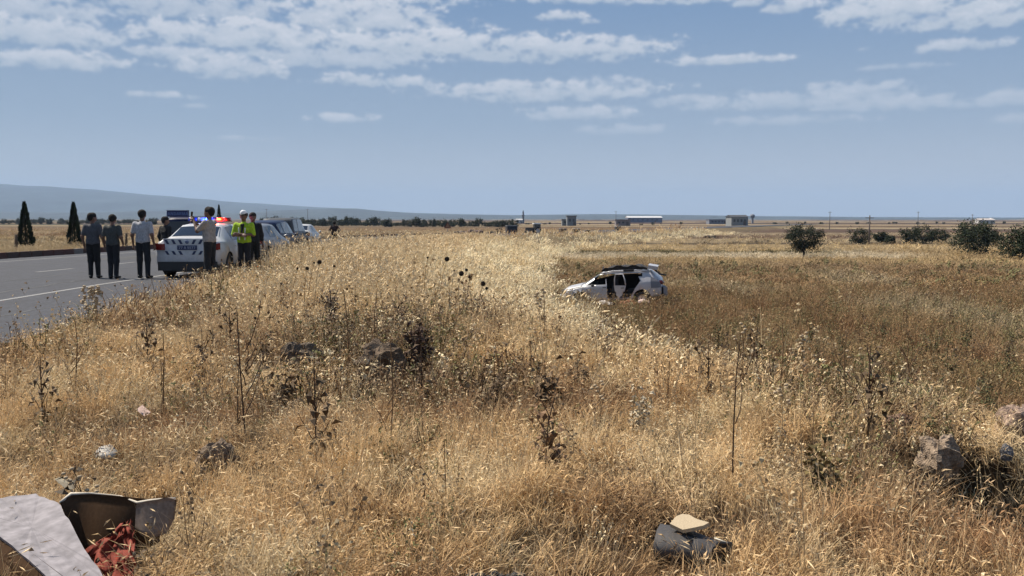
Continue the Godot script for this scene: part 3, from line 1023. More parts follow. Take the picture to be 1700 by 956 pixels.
# a sheet lying a few millimetres proud of the shell between two stations
func sheet(sec: Array, s0: float, s1: float, t0: float, t1: float, proud := .006, ns := 6, nt := 6, s2 := -1.0, s3 := -1.0) -> ArrayMesh:
	if s2 < 0: s2 = s0
	if s3 < 0: s3 = s1
	var st := begin(true)
	var P := []
	for i in nt + 1:
		var row := []
		for j in ns + 1:
			var t := lerpf(t0, t1, float(i) / nt)
			var s := lerpf(lerpf(s0, s2, float(i) / nt), lerpf(s1, s3, float(i) / nt), float(j) / ns)
			var p := on_shell(sec, s, t)
			var n := (on_shell(sec, s + .02, t) - on_shell(sec, s - .02, t)).cross(on_shell(sec, s, t + .02) - on_shell(sec, s, t - .02))
			n = n.normalized()
			if n.dot(p - Vector3(0, .7, p.z)) < 0: n = -n
			row.append(p + n * proud)
		P.append(row)
	for i in nt:
		for j in ns:
			quad(st, P[i][j], P[i][j + 1], P[i + 1][j + 1], P[i + 1][j])
	return done(st)

func wheel(parent: Node3D, at: Vector3, r := .32, w := .21) -> void:
	var out := signf(at.x)
	var b := Basis(Vector3(0, 0, 1), -PI / 2 * out)
	var st := begin(true)
	lathe(st, [[r * .62, -w * .5], [r * .93, -w * .5], [r, -w * .36], [r, w * .36], [r * .93, w * .5], [r * .64, w * .5], [r * .62, w * .3]], 26, b)
	var t := obj("wheel", done(st), mat("tyre rubber", lin(.016, .016, .017), .9), parent)
	t.position = at
	st = begin(false)
	lathe(st, [[.001, w * .30], [r * .16, w * .32], [r * .2, w * .2], [r * .55, w * .22], [r * .63, w * .42], [r * .64, w * .1]], 20, b)
	for k in 5:
		var a := TAU * k / 5
		box(st, b * Vector3(cos(a) * r * .38, w * .27, sin(a) * r * .38), Vector3(r * .5, .03, r * .14), b * Basis(Vector3.UP, -a))
	obj("rim", done(st), mat("alloy rim", lin(.38, .38, .40), .35, .7), t)

func lettering(text: String, size: float, m: Material, parent: Node, at: Vector3, yaw := 0.0, called := "lettering") -> void:
	var t := TextMesh.new()
	t.text = text
	var f := SystemFont.new()
	f.font_names = PackedStringArray(["Droid Sans"])
	f.font_weight = 700
	t.font = f
	t.font_size = 64
	t.pixel_size = size / 64.0 * 1.35
	t.depth = .004
	var o := obj(called, t, m, parent)
	o.position = at
	o.rotation.y = yaw

func paint(key: String, c: Color) -> StandardMaterial3D:
	var m := worn(key, c, .38, 81 + mats.size(), .012, .88, 1.3)
	m.clearcoat_enabled = true
	m.clearcoat = .35
	m.clearcoat_roughness = .08
	if c.v < .35:
		m.clearcoat = 0.0
		m.metallic_specular = .25
	return m

func flat_panel(called: String, parent: Node, at: Vector3, size: Vector3, m: Material, b := Basis()) -> MeshInstance3D:
	var st := begin()
	box(st, at, size, b)
	return obj(called, done(st), m, parent)

# shape: "sedan", "suv" or "van"; rear end at +z
func car(label: String, category: String, at: Vector3, yaw: float, shape: String, body: Material, P := {}) -> Node3D:
	var c := thing(P.get("name", "parked_car"), label, category, at, yaw, P.get("group", ""))
	var rows: Array
	match shape:
		"sedan": rows = [[2.27, .44, .80, .93, .74, .98, .64], [2.21, .34, .865, 1.0, .79, 1.085, .69], [1.72, .30, .895, 1.0, .83, 1.115, .70], [.98, .22, .90, .97, .85, 1.455, .56], [.2, .22, .90, .95, .86, 1.50, .58], [-.42, .22, .90, .93, .86, 1.455, .57], [-1.22, .24, .895, .92, .83, .985, .72], [-2.0, .28, .86, .80, .78, .85, .66], [-2.27, .38, .70, .66, .64, .72, .54]]
		"suv": rows = [[2.18, .50, .82, 1.02, .78, 1.06, .68], [2.12, .40, .88, 1.08, .83, 1.14, .72], [1.80, .34, .90, 1.06, .85, 1.56, .58], [1.0, .30, .91, 1.04, .87, 1.63, .62], [.1, .30, .91, 1.02, .87, 1.66, .63], [-.55, .30, .91, 1.0, .87, 1.60, .61], [-1.25, .32, .905, 1.0, .84, 1.08, .74], [-1.95, .36, .87, .90, .80, .96, .68], [-2.2, .46, .76, .74, .68, .80, .58]]
		_: rows = [[2.25, .40, .84, 1.05, .83, 1.10, .75], [2.22, .34, .89, 1.06, .86, 1.70, .70], [2.02, .30, .90, 1.06, .87, 1.80, .71], [.8, .28, .91, 1.05, .88, 1.83, .72], [-.4, .28, .91, 1.05, .88, 1.80, .70], [-.9, .28, .91, 1.03, .88, 1.62, .66], [-1.5, .30, .90, 1.0, .84, 1.10, .74], [-2.05, .36, .87, .90, .79, .96, .66], [-2.25, .46, .76, .72, .68, .78, .58]]
	var sec := []
	for r in rows: sec.append(section(r))
	var made := shell(sec)
	# wheel arches are cut out of the shell
	var csg := CSGMesh3D.new()
	csg.mesh = made[0]
	csg.material = body
	csg.name = "body"
	for z in [1.38, -1.36]:
		var cut := CSGCylinder3D.new()
		cut.radius = .37
		cut.height = 2.4
		cut.sides = 24
		cut.operation = CSGShape3D.OPERATION_SUBTRACTION
		cut.rotation.z = PI / 2
		cut.position = Vector3(0, .34, z)
		cut.material = mat("dark arch", lin(.01, .01, .011), .95)
		cut.name = "arch"
		csg.add_child(cut)
	c.add_child(csg)
	for x in [-.78, .78]:
		for z in [1.38, -1.36]: wheel(c, Vector3(x, .33, z), .33)
	var glass := mat("dark car glass", P.get("glass", lin(.012, .016, .028)), .06)
	glass.metallic_specular = .5
	var trim := mat("black trim", lin(.014, .014, .016), .6)
	var n := 3.0
	var rear: float = {"sedan": 2.0, "suv": 1.0, "van": 0.0}[shape]
	# windows follow the shell: s 4-5 and 11-12 are the sides, 6-10 the top
	obj("rear_window", sheet(sec, 5.75, 10.25, rear + .10, rear + .86, .006, 10, 6, 5.9, 10.1), glass, c)
	var front := 5.0
	obj("windscreen", sheet(sec, 5.75, 10.25, front + .10, front + .9, .006, 10, 6), glass, c)
	for side in [0, 1]:
		var a: float = 4.12 if side == 0 else 11.88
		var b: float = 5.02 if side == 0 else 10.98
		var t0 := 3.15
		if shape != "sedan":
			obj("quarter_window", sheet(sec, a, b, 1.9, 2.75, .006, 3, 4), glass, c)
			t0 = 2.85
		obj("rear_side_window", sheet(sec, a, b, t0, 4.02, .006, 3, 6), glass, c)
		obj("front_side_window", sheet(sec, a, b, 4.12, 5.28, .006, 3, 6, a, lerpf(a, b, .72)), glass, c)
		var x := -1.0 if side == 0 else 1.0
		obj("door_seam", sheet(sec, 1.2 if side == 0 else 14.8, 4.0 if side == 0 else 12.0, 4.05, 4.075, .003, 6, 1), trim, c)
		obj("sill", sheet(sec, .6 if side == 0 else 15.4, 1.15 if side == 0 else 14.85, 2.4, 5.7, .012, 2, 8), trim, c)
		var st := begin(true)
		flesh(st, [[Vector3(x * .96, 1.0, -.72), .055, Vector3(x * 1.02, 1.02, -.74), .07]], .02, 60)
		obj("mirror", done_smooth(st), body, c)
		for z in [.72, -.32]: flat_panel("door_handle", c, Vector3(x * .885, .86, z), Vector3(.03, .028, .17), body)
	# the tail
	var red := mat("red tail light", lin(.16, .010, .009), .25)
	for side in [-1, 1]:
		var h: float = .86 if shape == "sedan" else 1.0
		var st := begin()
		for q in [[.83, .60, h, .17], [.875, .80, h + .015, .17]]:
			box(st, Vector3(side * (q[0] + q[1]) * .5, q[2], 2.262 - (.035 if q[1] > .7 else 0.0)), Vector3(q[0] - q[1], q[3], .06 if q[1] < .7 else .10), Basis(Vector3.UP, side * .25))
		obj("tail_light", done(st), red, c)
	flat_panel("rear_bumper", c, Vector3(0, .34, 2.235), Vector3(1.58, .24, .14), P.get("bumper", trim), Basis())  # black low strip: the shade under the tail is put into its colour
	flat_panel("underbody", c, Vector3(0, .28, 0), Vector3(1.5, .22, 4.1), trim)
	flat_panel("exhaust", c, Vector3(-.5, .27, 2.2), Vector3(.12, .07, .16), trim)
	flat_panel("number_plate", c, Vector3(0, P.get("plate_y", .84), 2.285), Vector3(.53, .125, .016), P.get("plate", mat("white plate", lin(.6, .6, .6), .5)))
	if P.has("number"):
		lettering(P.number, .075, P.get("ink", mat("plate black", lin(.02, .02, .02), .6)), c, Vector3(0, P.get("plate_y", .84), 2.295))
	for side in [-1, 1]:
		flat_panel("headlight", c, Vector3(side * .62, .70, -2.16), Vector3(.32, .13, .14), mat("clear lamp", lin(.5, .5, .52), .15), Basis(Vector3.UP, -side * .35))
	return c

func build_cars() -> void:
	var white := paint("white car paint", lin(.48, .49, .52))
	var blue := mat("police blue", lin(.012, .02, .07), .45)
	var silver := mat("reflective silver", lin(.42, .45, .47), .4)
	var p := Vector3(-8.86, road_y(26.8), -26.75)
	var pc := car("white police car with blue and white rear stripes and lit roof lamps", "police car", p, .03, "sedan", white, {"name": "police_car", "plate": blue, "number": "77 A 5577", "ink": mat("plate white", lin(.22, .25, .34), .6)})
	var st0: SurfaceTool
	# slanted stripes on the boot lid: a band above the number plate and a band below
	for row in [[.995, .115], [.70, .10]]:
		for k in 13:
			if row[0] > .9 and absi(k - 6) < 1: continue
			if row[0] < .8 and (k == 5 or k == 6 or k == 7): continue
			var x := -.54 + .09 * k
			st0 = begin()
			var s: float = .03 if k < 6 else -.03
			var h: float = row[1] * .5
			var w: float = .034 if k % 2 == 0 else .05
			var p4 := [Vector3(x - w - s, row[0] + h, 2.282), Vector3(x + w - s, row[0] + h, 2.282), Vector3(x + w + s, row[0] - h, 2.282), Vector3(x - w + s, row[0] - h, 2.282)]
			board(st0, p4, Vector3(0, 0, -.03))
			obj("stripe", done(st0), blue if k % 2 == 0 else silver, pc)
	var st := begin(true)
	lathe(st, [[.001, 0], [.042, .0], [.05, .008], [.05, .02], [.001, .02]], 16, Basis(Vector3.RIGHT, PI / 2), Vector3(0, .995, 2.272))
	obj("emblem", done(st), mat("emblem grey blue", lin(.10, .13, .22), .4), pc)
	flat_panel("boot_lip", pc, Vector3(0, 1.075, 2.20), Vector3(1.34, .022, .05), white)
	# roof lamps
	var bar := flat_panel("light_bar", pc, Vector3(0, 1.545, .18), Vector3(1.22, .03, .22), mat("black trim", lin(.014, .014, .016), .6))
	var lamp := func(called: String, x: float, w: float, col: Color, glow: float) -> void:
		var s := begin(true)
		box(s, Vector3(x, 1.605, .18), Vector3(w, .10, .24), Basis(), .84)
		var m := mat(called + str(x), col, .2)
		if glow > 0:
			m.emission_enabled = true
			m.emission = col
			m.emission_energy_multiplier = glow
		obj(called, done(s), m, bar)
	lamp.call("blue_lamp_dome", -.47, .26, lin(.01, .03, .30), 0.0)
	lamp.call("clear_lamp_dome", -.22, .22, lin(.25, .26, .34), 0.0)
	lamp.call("blue_lamp_lit", -.02, .18, lin(.01, .05, .9), 2.6)
	lamp.call("blue_lamp_dome", .14, .12, lin(.01, .03, .30), 0.0)
	lamp.call("red_lamp_lit", .30, .18, lin(.80, .05, .015), 1.2)
	lamp.call("red_lamp_dome", .50, .20, lin(.30, .012, .01), 0.0)
	for q in [[-.02, Color(.25, .45, 1)], [.30, Color(1, .3, .15)]]:
		var st2 := begin(true)
		flesh(st2, [[Vector3(q[0] - .04, 1.607, .315), .028, Vector3(q[0] + .04, 1.607, .315), .028]], .01, 120)
		var m := mat("lamp bulb" + str(q[0]), q[1], .3)
		m.emission_enabled = true
		m.emission = Color(.45, .75, 1) if q[0] < 0 else Color(1, .62, .3)
		m.emission_energy_multiplier = 1.6
		obj("lamp_bulb", done_smooth(st2), m, bar)
		var l := OmniLight3D.new()
		l.name = "lamp_light"
		l.light_color = q[1]
		l.light_energy = .25
		l.omni_range = 8
		l.omni_attenuation = 2
		l.light_size = .05
		l.shadow_enabled = true
		pc.add_child(l, true)
		l.position = Vector3(q[0], 1.607, .40)
	for x in [-.36, .33]:
		flat_panel("roof_clip", pc, Vector3(x, 1.492, .86), Vector3(.02, .03, .06), mat("black trim", lin(.014, .014, .016), .6))
	car("silver white sedan parked right ahead of the police car", "car", Vector3(-9.72, road_y(34), -34.2), .0, "sedan", paint("silver white paint", lin(.15, .16, .185)), {"glass": lin(.10, .13, .16), })
	car("dark blue hatchback parked between the silver sedan and the grey van", "car", Vector3(-10.75, road_y(40), -40.3), .05, "suv", paint("dark blue paint", lin(.006, .014, .05)), {})
	car("grey van with a wide dark rear window in the parked row", "van", Vector3(-12.15, road_y(48), -48.6), .05, "van", paint("grey silver paint", lin(.085, .09, .10)), {"glass": lin(.008, .009, .012)})
	car("white car foremost in the row parked along the shoulder", "car", Vector3(-13.35, road_y(56), -57.6), .05, "sedan", paint("plain white paint", lin(.5, .5, .5)), {})
	var mb := car("dark blue minibus with a sign box on its roof beyond the police car", "minibus", Vector3(-13.85, road_y(40), -40.5), .0, "van", paint("navy paint", lin(.01, .014, .05)), {"name": "minibus"})
	var sb := flat_panel("roof_sign", mb, Vector3(-.42, 1.935, 1.75), Vector3(.88, .27, .20), mat("sign navy", lin(.012, .02, .085), .5))
	lettering("JANDARMA", .13, mat("sign lettering", lin(.10, .15, .30), .6), mb, Vector3(-.42, 1.93, 1.853))
	flat_panel("sign_frame", mb, Vector3(-.42, 2.075, 1.75), Vector3(.92, .018, .23), mat("sign edge", lin(.3, .32, .36), .4))
	flat_panel("sign_foot", mb, Vector3(-.42, 1.815, 1.75), Vector3(.7, .05, .12), mat("black trim", lin(.014, .014, .016), .6))

func build_wreck() -> void:
	var at := ground(4.55, 40.3, -.10)
	var w := thing("wrecked_car", "wrecked white estate car with torn open doors and roof in the dry field", "car", at, PI / 2 - .22)
	w.rotation.x = 0
	w.rotate_object_local(Vector3.RIGHT, -.06)     # nose down
	w.rotate_object_local(Vector3.BACK, .03)
	# nose at -z turned to the left; its left side (-x) faces the camera
	var white := paint("scratched white paint", lin(.44, .44, .47))
	var inside_dark := mat("dark inside", lin(.012, .012, .014), .9)  # near black cut faces: the dark of the hollow inside is put into colour
	var rows := [[2.20, .52, .80, 1.0, .76, 1.10, .66], [2.12, .42, .87, 1.08, .82, 1.20, .70], [1.72, .38, .90, 1.10, .84, 1.52, .60], [1.0, .30, .91, 1.06, .86, 1.60, .64], [.1, .30, .91, 1.02, .87, 1.61, .63], [-.35, .30, .91, .98, .87, 1.54, .60], [-1.25, .32, .905, .97, .83, 1.04, .74], [-1.95, .36, .86, .84, .78, .92, .66], [-2.2, .46, .70, .66, .62, .76, .52]]
	var sec := []
	for r in rows: sec.append(section(r))
	var made := shell(sec, 3)
	var csg := CSGMesh3D.new()
	csg.mesh = made[0]
	csg.material = white
	csg.name = "body"
	var cuts := []
	for z in [1.36, -1.36]:
		var cut := CSGCylinder3D.new()
		cut.radius = .40; cut.height = 2.4; cut.sides = 24
		cut.rotation.z = PI / 2
		cut.position = Vector3(0, .36, z)
		cuts.append(cut)
	# (z, y) outlines cut straight through: front window, rear door opening, rear window, and the windscreen
	for o in [[[-1.02, 1.03], [-.35, 1.44], [-.20, 1.47], [-.20, 1.03]], [[-.15, .42], [-.15, 1.48], [1.16, 1.46], [1.32, 1.12], [1.06, .80], [.86, .42]]]:
		var pg := CSGPolygon3D.new()
		var pts := PackedVector2Array()
		for q in o: pts.append(Vector2(q[0], q[1]))
		pg.polygon = pts
		pg.depth = 1.86
		pg.rotation.y = -PI / 2        # polygon x runs along the car, depth runs across it
		pg.position = Vector3(-1.1, 0, 0)
		cuts.append(pg)
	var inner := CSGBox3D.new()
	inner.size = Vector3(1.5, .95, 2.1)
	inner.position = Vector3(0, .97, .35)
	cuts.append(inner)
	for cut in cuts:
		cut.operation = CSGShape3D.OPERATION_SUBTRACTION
		cut.material = inside_dark
		cut.name = "cut"
		csg.add_child(cut, true)
	w.add_child(csg)
	var grey := mat("scraped grey", lin(.20, .20, .22), .7)
	var trim := mat("black trim", lin(.014, .014, .016), .6)
	obj("windscreen", sheet(sec, 5.8, 10.2, 5.1, 5.9, .006, 8, 5), mat("shattered glass", lin(.05, .055, .06), .35), w)
	obj("bonnet", sheet(sec, 5.3, 10.7, 6.06, 7.5, .022, 8, 8), white, w)
	var fd := obj("front_door", sheet(sec, 1.15, 4.0, 4.57, 5.62, .014, 6, 5), paint("front door paint", lin(.36, .365, .39)), w)
	fd.set_meta("label", "closed white front door, darkened along its foot")
	flat_panel("door_handle", fd, Vector3(-.905, .90, -.26), Vector3(.03, .03, .15), trim)
	var st := begin(true)
	flesh(st, [[Vector3(-.97, 1.02, -.74), .05, Vector3(-1.05, 1.03, -.76), .065]], .02, 60)
	obj("mirror", done_smooth(st), trim, w)
	# the rear door hangs ajar, its window frame bent
	var rd := Node3D.new()
	rd.name = "rear_door"
	w.add_child(rd)
	rd.position = Vector3(-.92, 0, .20)
	rd.rotation.y = -.38
	rd.rotation.z = .05
	rd.set_meta("label", "bent rear door hanging ajar, with its window frame")
	st = begin(true)
	tube(st, [Vector3(0, .98, .02), Vector3(.02, 1.25, .03), Vector3(.08, 1.46, .06), Vector3(.08, 1.47, .42), Vector3(.03, 1.25, .52), Vector3(0, 1.0, .56)], [.028, .026, .026, .026, .026, .028], 6)
	obj("window_frame", done(st), white, rd)
	st = begin()
	for q in [[.98, .72, .0, .56], [.72, .52, .06, .42], [.52, .34, .12, .27]]:
		quad(st, Vector3(-.02, q[0], q[2]), Vector3(-.02, q[0], q[3]), Vector3(-.03, q[1], q[3] - .08), Vector3(-.03, q[1], q[2] + .03))
		quad(st, Vector3(.03, q[0], q[2]), Vector3(.03, q[1], q[2] + .03), Vector3(.02, q[1], q[3] - .08), Vector3(.03, q[0], q[3]))
		quad(st, Vector3(-.02, q[0], q[3]), Vector3(.03, q[0], q[3]), Vector3(.02, q[1], q[3] - .08), Vector3(-.03, q[1], q[3] - .08))
	obj("door_skin", done(st), white, rd)
	flat_panel("door_handle", rd, Vector3(-.04, .88, .42), Vector3(.03, .03, .14), trim)
	# seats seen through the openings
	for q in [[-.36, -.15], [.36, -.15], [0.0, .95]]:
		st = begin(true)
		flesh(st, [[Vector3(q[0] - .13, .62, q[1] - .2), .12, Vector3(q[0] + .13, .62, q[1] + .2), .12], [Vector3(q[0] - .15, .7, q[1] + .25), .11, Vector3(q[0] - .13, 1.12, q[1] + .36), .09], [Vector3(q[0] + .15, .7, q[1] + .25), .11, Vector3(q[0] + .13, 1.12, q[1] + .36), .09], [Vector3(q[0], 1.27, q[1] + .38), .07, Vector3(q[0], 1.33, q[1] + .38), .07]], .035, 40)
		obj("seat", done_smooth(st), mat("charcoal seat cloth", lin(.03, .03, .034), .95), w)
	# the roof skin is torn up and folded over itself
	st = begin(true)
	for i in 12:
		for k in 4:
			var p := func(a: int, b: int) -> Vector3:
				var z := lerpf(-.38, 1.62, a / 12.0)
				var x := lerpf(-.56, .5, b / 4.0)
				return Vector3(x, 1.635 + .04 * sin(a * 1.7 + b) + .15 * pow(maxf(sin(PI * clampf(a / 12.0, 0, 1)), 0), .4) * (1.0 - .25 * b / 4.0) + .02 * sin(a * 5.1), z)
			quad(st, p.call(i, k), p.call(i + 1, k), p.call(i + 1, k + 1), p.call(i, k + 1))
	for i in 12:
		var z0 := lerpf(-.38, 1.62, i / 12.0)
		var z1 := lerpf(-.38, 1.62, (i + 1) / 12.0)
		var y0 := 1.635 + .04 * sin(i * 1.7) + .15 * pow(maxf(sin(PI * i / 12.0), 0), .4) + .02 * sin(i * 5.1)
		var y1 := 1.635 + .04 * sin((i + 1) * 1.7) + .15 * pow(maxf(sin(PI * (i + 1) / 12.0), 0), .4) + .02 * sin((i + 1) * 5.1)
		quad(st, Vector3(-.56, y0, z0), Vector3(-.56, y1, z1), Vector3(-.62, lerpf(y1, 1.55, .8 + .2 * sin(i * 2.3)), z1), Vector3(-.62, lerpf(y0, 1.55, .8 + .2 * sin(i * 2.3 - 2.3)), z0))
	obj("torn_roof", done(st), mat("torn roof dark", lin(.012, .010, .010), .95), w)
	for z in [-.32, .62, 1.36]: flat_panel("roof_bow", w, Vector3(-.5, 1.70, z), Vector3(.05, .20, .05), grey, Basis(Vector3.RIGHT, .3))
	st = begin(true)
	tube(st, [Vector3(-.66, 1.50, -.42), Vector3(-.68, 1.585, .1), Vector3(-.68, 1.585, 1.0), Vector3(-.66, 1.53, 1.62)], [.03, .034, .034, .03], 7)
	obj("roof_rail", done(st), white, w)
	flat_panel("rail_patch", w, Vector3(-.69, 1.59, .82), Vector3(.08, .08, .46), trim)
	flat_panel("spoiler", w, Vector3(-.18, 1.66, 1.86), Vector3(.95, .15, .42), white, Basis(Vector3.RIGHT, .22))
	st = begin(true)
	tube(st, [Vector3(-.55, 1.55, 1.95), Vector3(-.6, 1.36, 2.15), Vector3(-.62, 1.3, 2.42)], [.035, .04, .03], 6)
	obj("tailgate_edge", done(st), trim, w)
	obj("rear_quarter", sheet(sec, 2.0, 4.6, .12, 1.9, .012, 5, 5), paint("scraped quarter paint", lin(.13, .13, .15)), w)
	st = begin(true)
	flesh(st, [[Vector3(-.80, 1.05, 1.86), .06, Vector3(-.74, 1.02, 2.2), .085], [Vector3(-.74, 1.0, 2.2), .08, Vector3(-.5, .98, 2.27), .06]], .025, 60)
	obj("tail_light", done_smooth(st), mat("dark red lamp", lin(.09, .006, .008), .25), w)
	flat_panel("rear_bumper", w, Vector3(-.35, .62, 2.28), Vector3(.95, .36, .16), grey, Basis(Vector3.UP, .2))
	flat_panel("grille", w, Vector3(-.1, .66, -2.19), Vector3(1.05, .30, .08), trim)
	st = begin(true)
	flesh(st, [[Vector3(-.62, .80, -1.98), .06, Vector3(-.79, .84, -1.60), .05]], .022, 60)
	obj("headlight", done_smooth(st), mat("clear lamp", lin(.5, .5, .52), .15), w)
	st = begin(true)
	flesh(st, [[Vector3(-.40, .58, -2.24), .09, Vector3(-.62, .62, -2.12), .07]], .025, 60)
	obj("fog_light", done_smooth(st), white, w)
	st = begin(true)
	tube(st, [Vector3(-.3, .46, -2.2), Vector3(-.1, .42, -2.6), Vector3(0, .56, -3.0)], [.06, .07, .03], 6)
	obj("hanging_bumper", done(st), trim, w)
	for q in [Vector3(-.80, .30, 1.36), Vector3(.78, .33, 1.36), Vector3(.78, .33, -1.36), Vector3(-.72, .22, -1.36)]: wheel(w, q, .33)
	st = begin(true)
	tube(st, [Vector3(-.45, 1.15, -1.12), Vector3(-.5, 1.45, -1.2), Vector3(-.52, 1.5, -1.42)], [.012, .012, .01], 5)
	obj("bent_wiper", done(st), trim, w)
	keep_clear.append([w.position, 1.3])
	for k in 5: keep_clear.append([w.position + Vector3(-1.9 + k * .95, 0, 1.1 + .0 * k), .62])
	for k in 6: keep_clear.append([w.position + Vector3(-1.9 + k * .8, 0, 2.1), .55])
	# what fell out beside it
	var sheets := func(called: String, label: String, category: String, u: float, d: float, size: Vector3, m: Material, seed_: int) -> void:
		var c := FastNoiseLite.new()
		c.seed = seed_
		c.frequency = 2.2
		var s := begin(true)
		var q := func(i: int, k: int) -> Vector3:
			var x := (i / 10.0 - .5) * size.x
			var z := (k / 8.0 - .5) * size.z
			var r := Vector2(i / 5.0 - 1, k / 4.0 - 1).length()
			return Vector3(x * (1 + .2 * c.get_noise_2d(k, 9)), size.y * clampf(1.1 - r, 0, 1) + (.45 * size.y) * c.get_noise_2d(x * 3, z * 3) + .02, z * (1 + .3 * c.get_noise_2d(i, 3)))
		for i in 10:
			for k in 8:
				quad(s, q.call(i, k), q.call(i + 1, k), q.call(i + 1, k + 1), q.call(i, k + 1))
		var o := obj(called, done(s), m)
		o.position = ground((u - 850) / FOCAL * d, d, .10)
		tag(o, label, category)
	sheets.call("crumpled_cloth", "crumpled white cloth lying under the front door of the wreck", "cloth", 1003, 38.6, Vector3(.85, .17, .5), mat("soiled white cloth", lin(.6, .56, .54), .9), 5)
	sheets.call("crumpled_cloth", "small pinkish white cloth on the ground by the rear wheel of the wreck", "cloth", 1068, 38.9, Vector3(.5, .13, .45), mat("pinkish cloth", lin(.62, .48, .44), .9), 8)
	sheets.call("torn_lining", "rust brown torn lining spilled below the open rear door of the wreck", "lining", 1045, 38.8, Vector3(.8, .16, .5), mat("rust brown lining", lin(.20, .07, .035), .9), 12)

# ------------------------------------------------------------------ trees, debris, plants, far buildings
func crown_mesh(seed_: int, size: Vector3, clumps: int, leaves: int, leaf_size: float, top_heavy := 0.0) -> ArrayMesh:
	var r := RandomNumberGenerator.new()
	r.seed = seed_
	rng.seed = seed_
	var st := begin()
	for c in clumps:
		var v := Vector3(r.randf_range(-1, 1), r.randf_range(-1, 1), r.randf_range(-1, 1))
		if v.length() > 1: v = v.normalized() * r.randf_range(.6, 1.0)
		var at := Vector3(v.x * size.x * .5 * (1.0 + top_heavy * v.y), (v.y * .5 + .5) * size.y, v.z * size.z * .5 * (1.0 + top_heavy * v.y))
		var rad := r.randf_range(.12, .26) * minf(size.x, size.y)
		var tone := r.randf_range(.65, 1.35)
		for k in leaves:
			var o := Vector3(r.randfn(), r.randfn(), r.randfn()) * rad * .5
			var g := tone * r.randf_range(.75, 1.25)
			leaf(st, at + o, leaf_size * r.randf_range(.6, 1.3), leaf_size * .6, Color(g, g, g), .9)
	return done(st)

func limbs(seed_: int, h: float, r0: float, spread: float, n: int) -> ArrayMesh:
	var r := RandomNumberGenerator.new()
	r.seed = seed_
	var st := begin(true)
	tube(st, [Vector3(0, -.2, 0), Vector3(.02, h * .18, 0), Vector3(-.03, h * .38, .02)], [r0 * 1.3, r0, r0 * .75], 8)
	for i in n:
		var a := TAU * i / n + r.randf()
		var b := Vector3(-.02, h * r.randf_range(.15, .38), .01)
		var e := Vector3(cos(a) * spread * r.randf_range(.5, 1), h * r.randf_range(.65, 1.0), sin(a) * spread * r.randf_range(.5, 1))
		tube(st, [b, b.lerp(e, .5) + Vector3(cos(a), -.1, sin(a)) * spread * .12, e], [r0 * .5, r0 * .3, r0 * .08], 5)
	return done(st)

func tree(called: String, label: String, category: String, at: Vector3, size: Vector3, low: float, clumps: int, leaves: int, leaf_size: float, c: Color, seed_: int, group := "", heavy := 0.0) -> Node3D:
	var o := thing(called, label, category, at, 0, group)
	var m := grass_mat("foliage%s" % c.to_html(), .22)
	m.albedo_color = c
	var cr := obj("crown", crown_mesh(seed_, size, clumps, leaves, leaf_size, heavy), m, o)
	cr.position.y = low
	obj("trunk", limbs(seed_, low + size.y * .8, .05 + size.y * .018, size.x * .38, 7), worn("dark bark", lin(.07, .05, .035), .95, 52, .05, .5, 2.0), o)
	return o

func cypress(label: String, at: Vector3, h: float, w: float, seed_: int) -> Node3D:
	var o := thing("cypress_tree", label, "cypress", at)
	rng.seed = seed_
	var st := begin()
	for i in 2600:
		var t := pow(rng.randf(), 1.15)
		var y := .12 + t * (h - .12)
		var rad := w * .5 * pow(maxf(1.0 - t, 0.0), .8) * (1.0 if t > .12 else .75 + t * 2) * (1.0 + .07 * sin(t * 21 + seed_) + .05 * sin(t * 9))
		var a := rng.randf() * TAU
		var k := sqrt(rng.randf_range(.25, 1.0))
		var p := Vector3(cos(a) * rad * k, y, sin(a) * rad * k)
		var g := rng.randf_range(.6, 1.35) * (.8 + .3 * sin(a * 3 + y * 5))
		st.set_color(Color(g, g, g))
		var d := (Vector3.UP * 1.6 + Vector3(cos(a), 0, sin(a)) * .6 + Vector3(rng.randf() - .5, 0, rng.randf() - .5)).normalized() * rng.randf_range(.10, .22)
		var s := d.cross(Vector3(cos(a + 1), .2, sin(a + 1))).normalized() * .035
		tri(st, p - s, p + s, p + d)
		tri(st, p + s, p - s, p + d * .4 + Vector3(cos(a), 0, sin(a)) * .06)
	var m := grass_mat("cypress foliage", .12)
	m.albedo_color = lin(.035, .048, .028)
	obj("crown", done(st), m, o)
	st = begin(true)
	tube(st, [Vector3(0, -.2, 0), Vector3(0, h * .5, 0), Vector3(0, h * .93, 0)], [.07, .05, .01], 7)
	obj("trunk", done(st), worn("dark bark", lin(.07, .05, .035), .95, 52, .05, .5, 2.0), o)
	return o

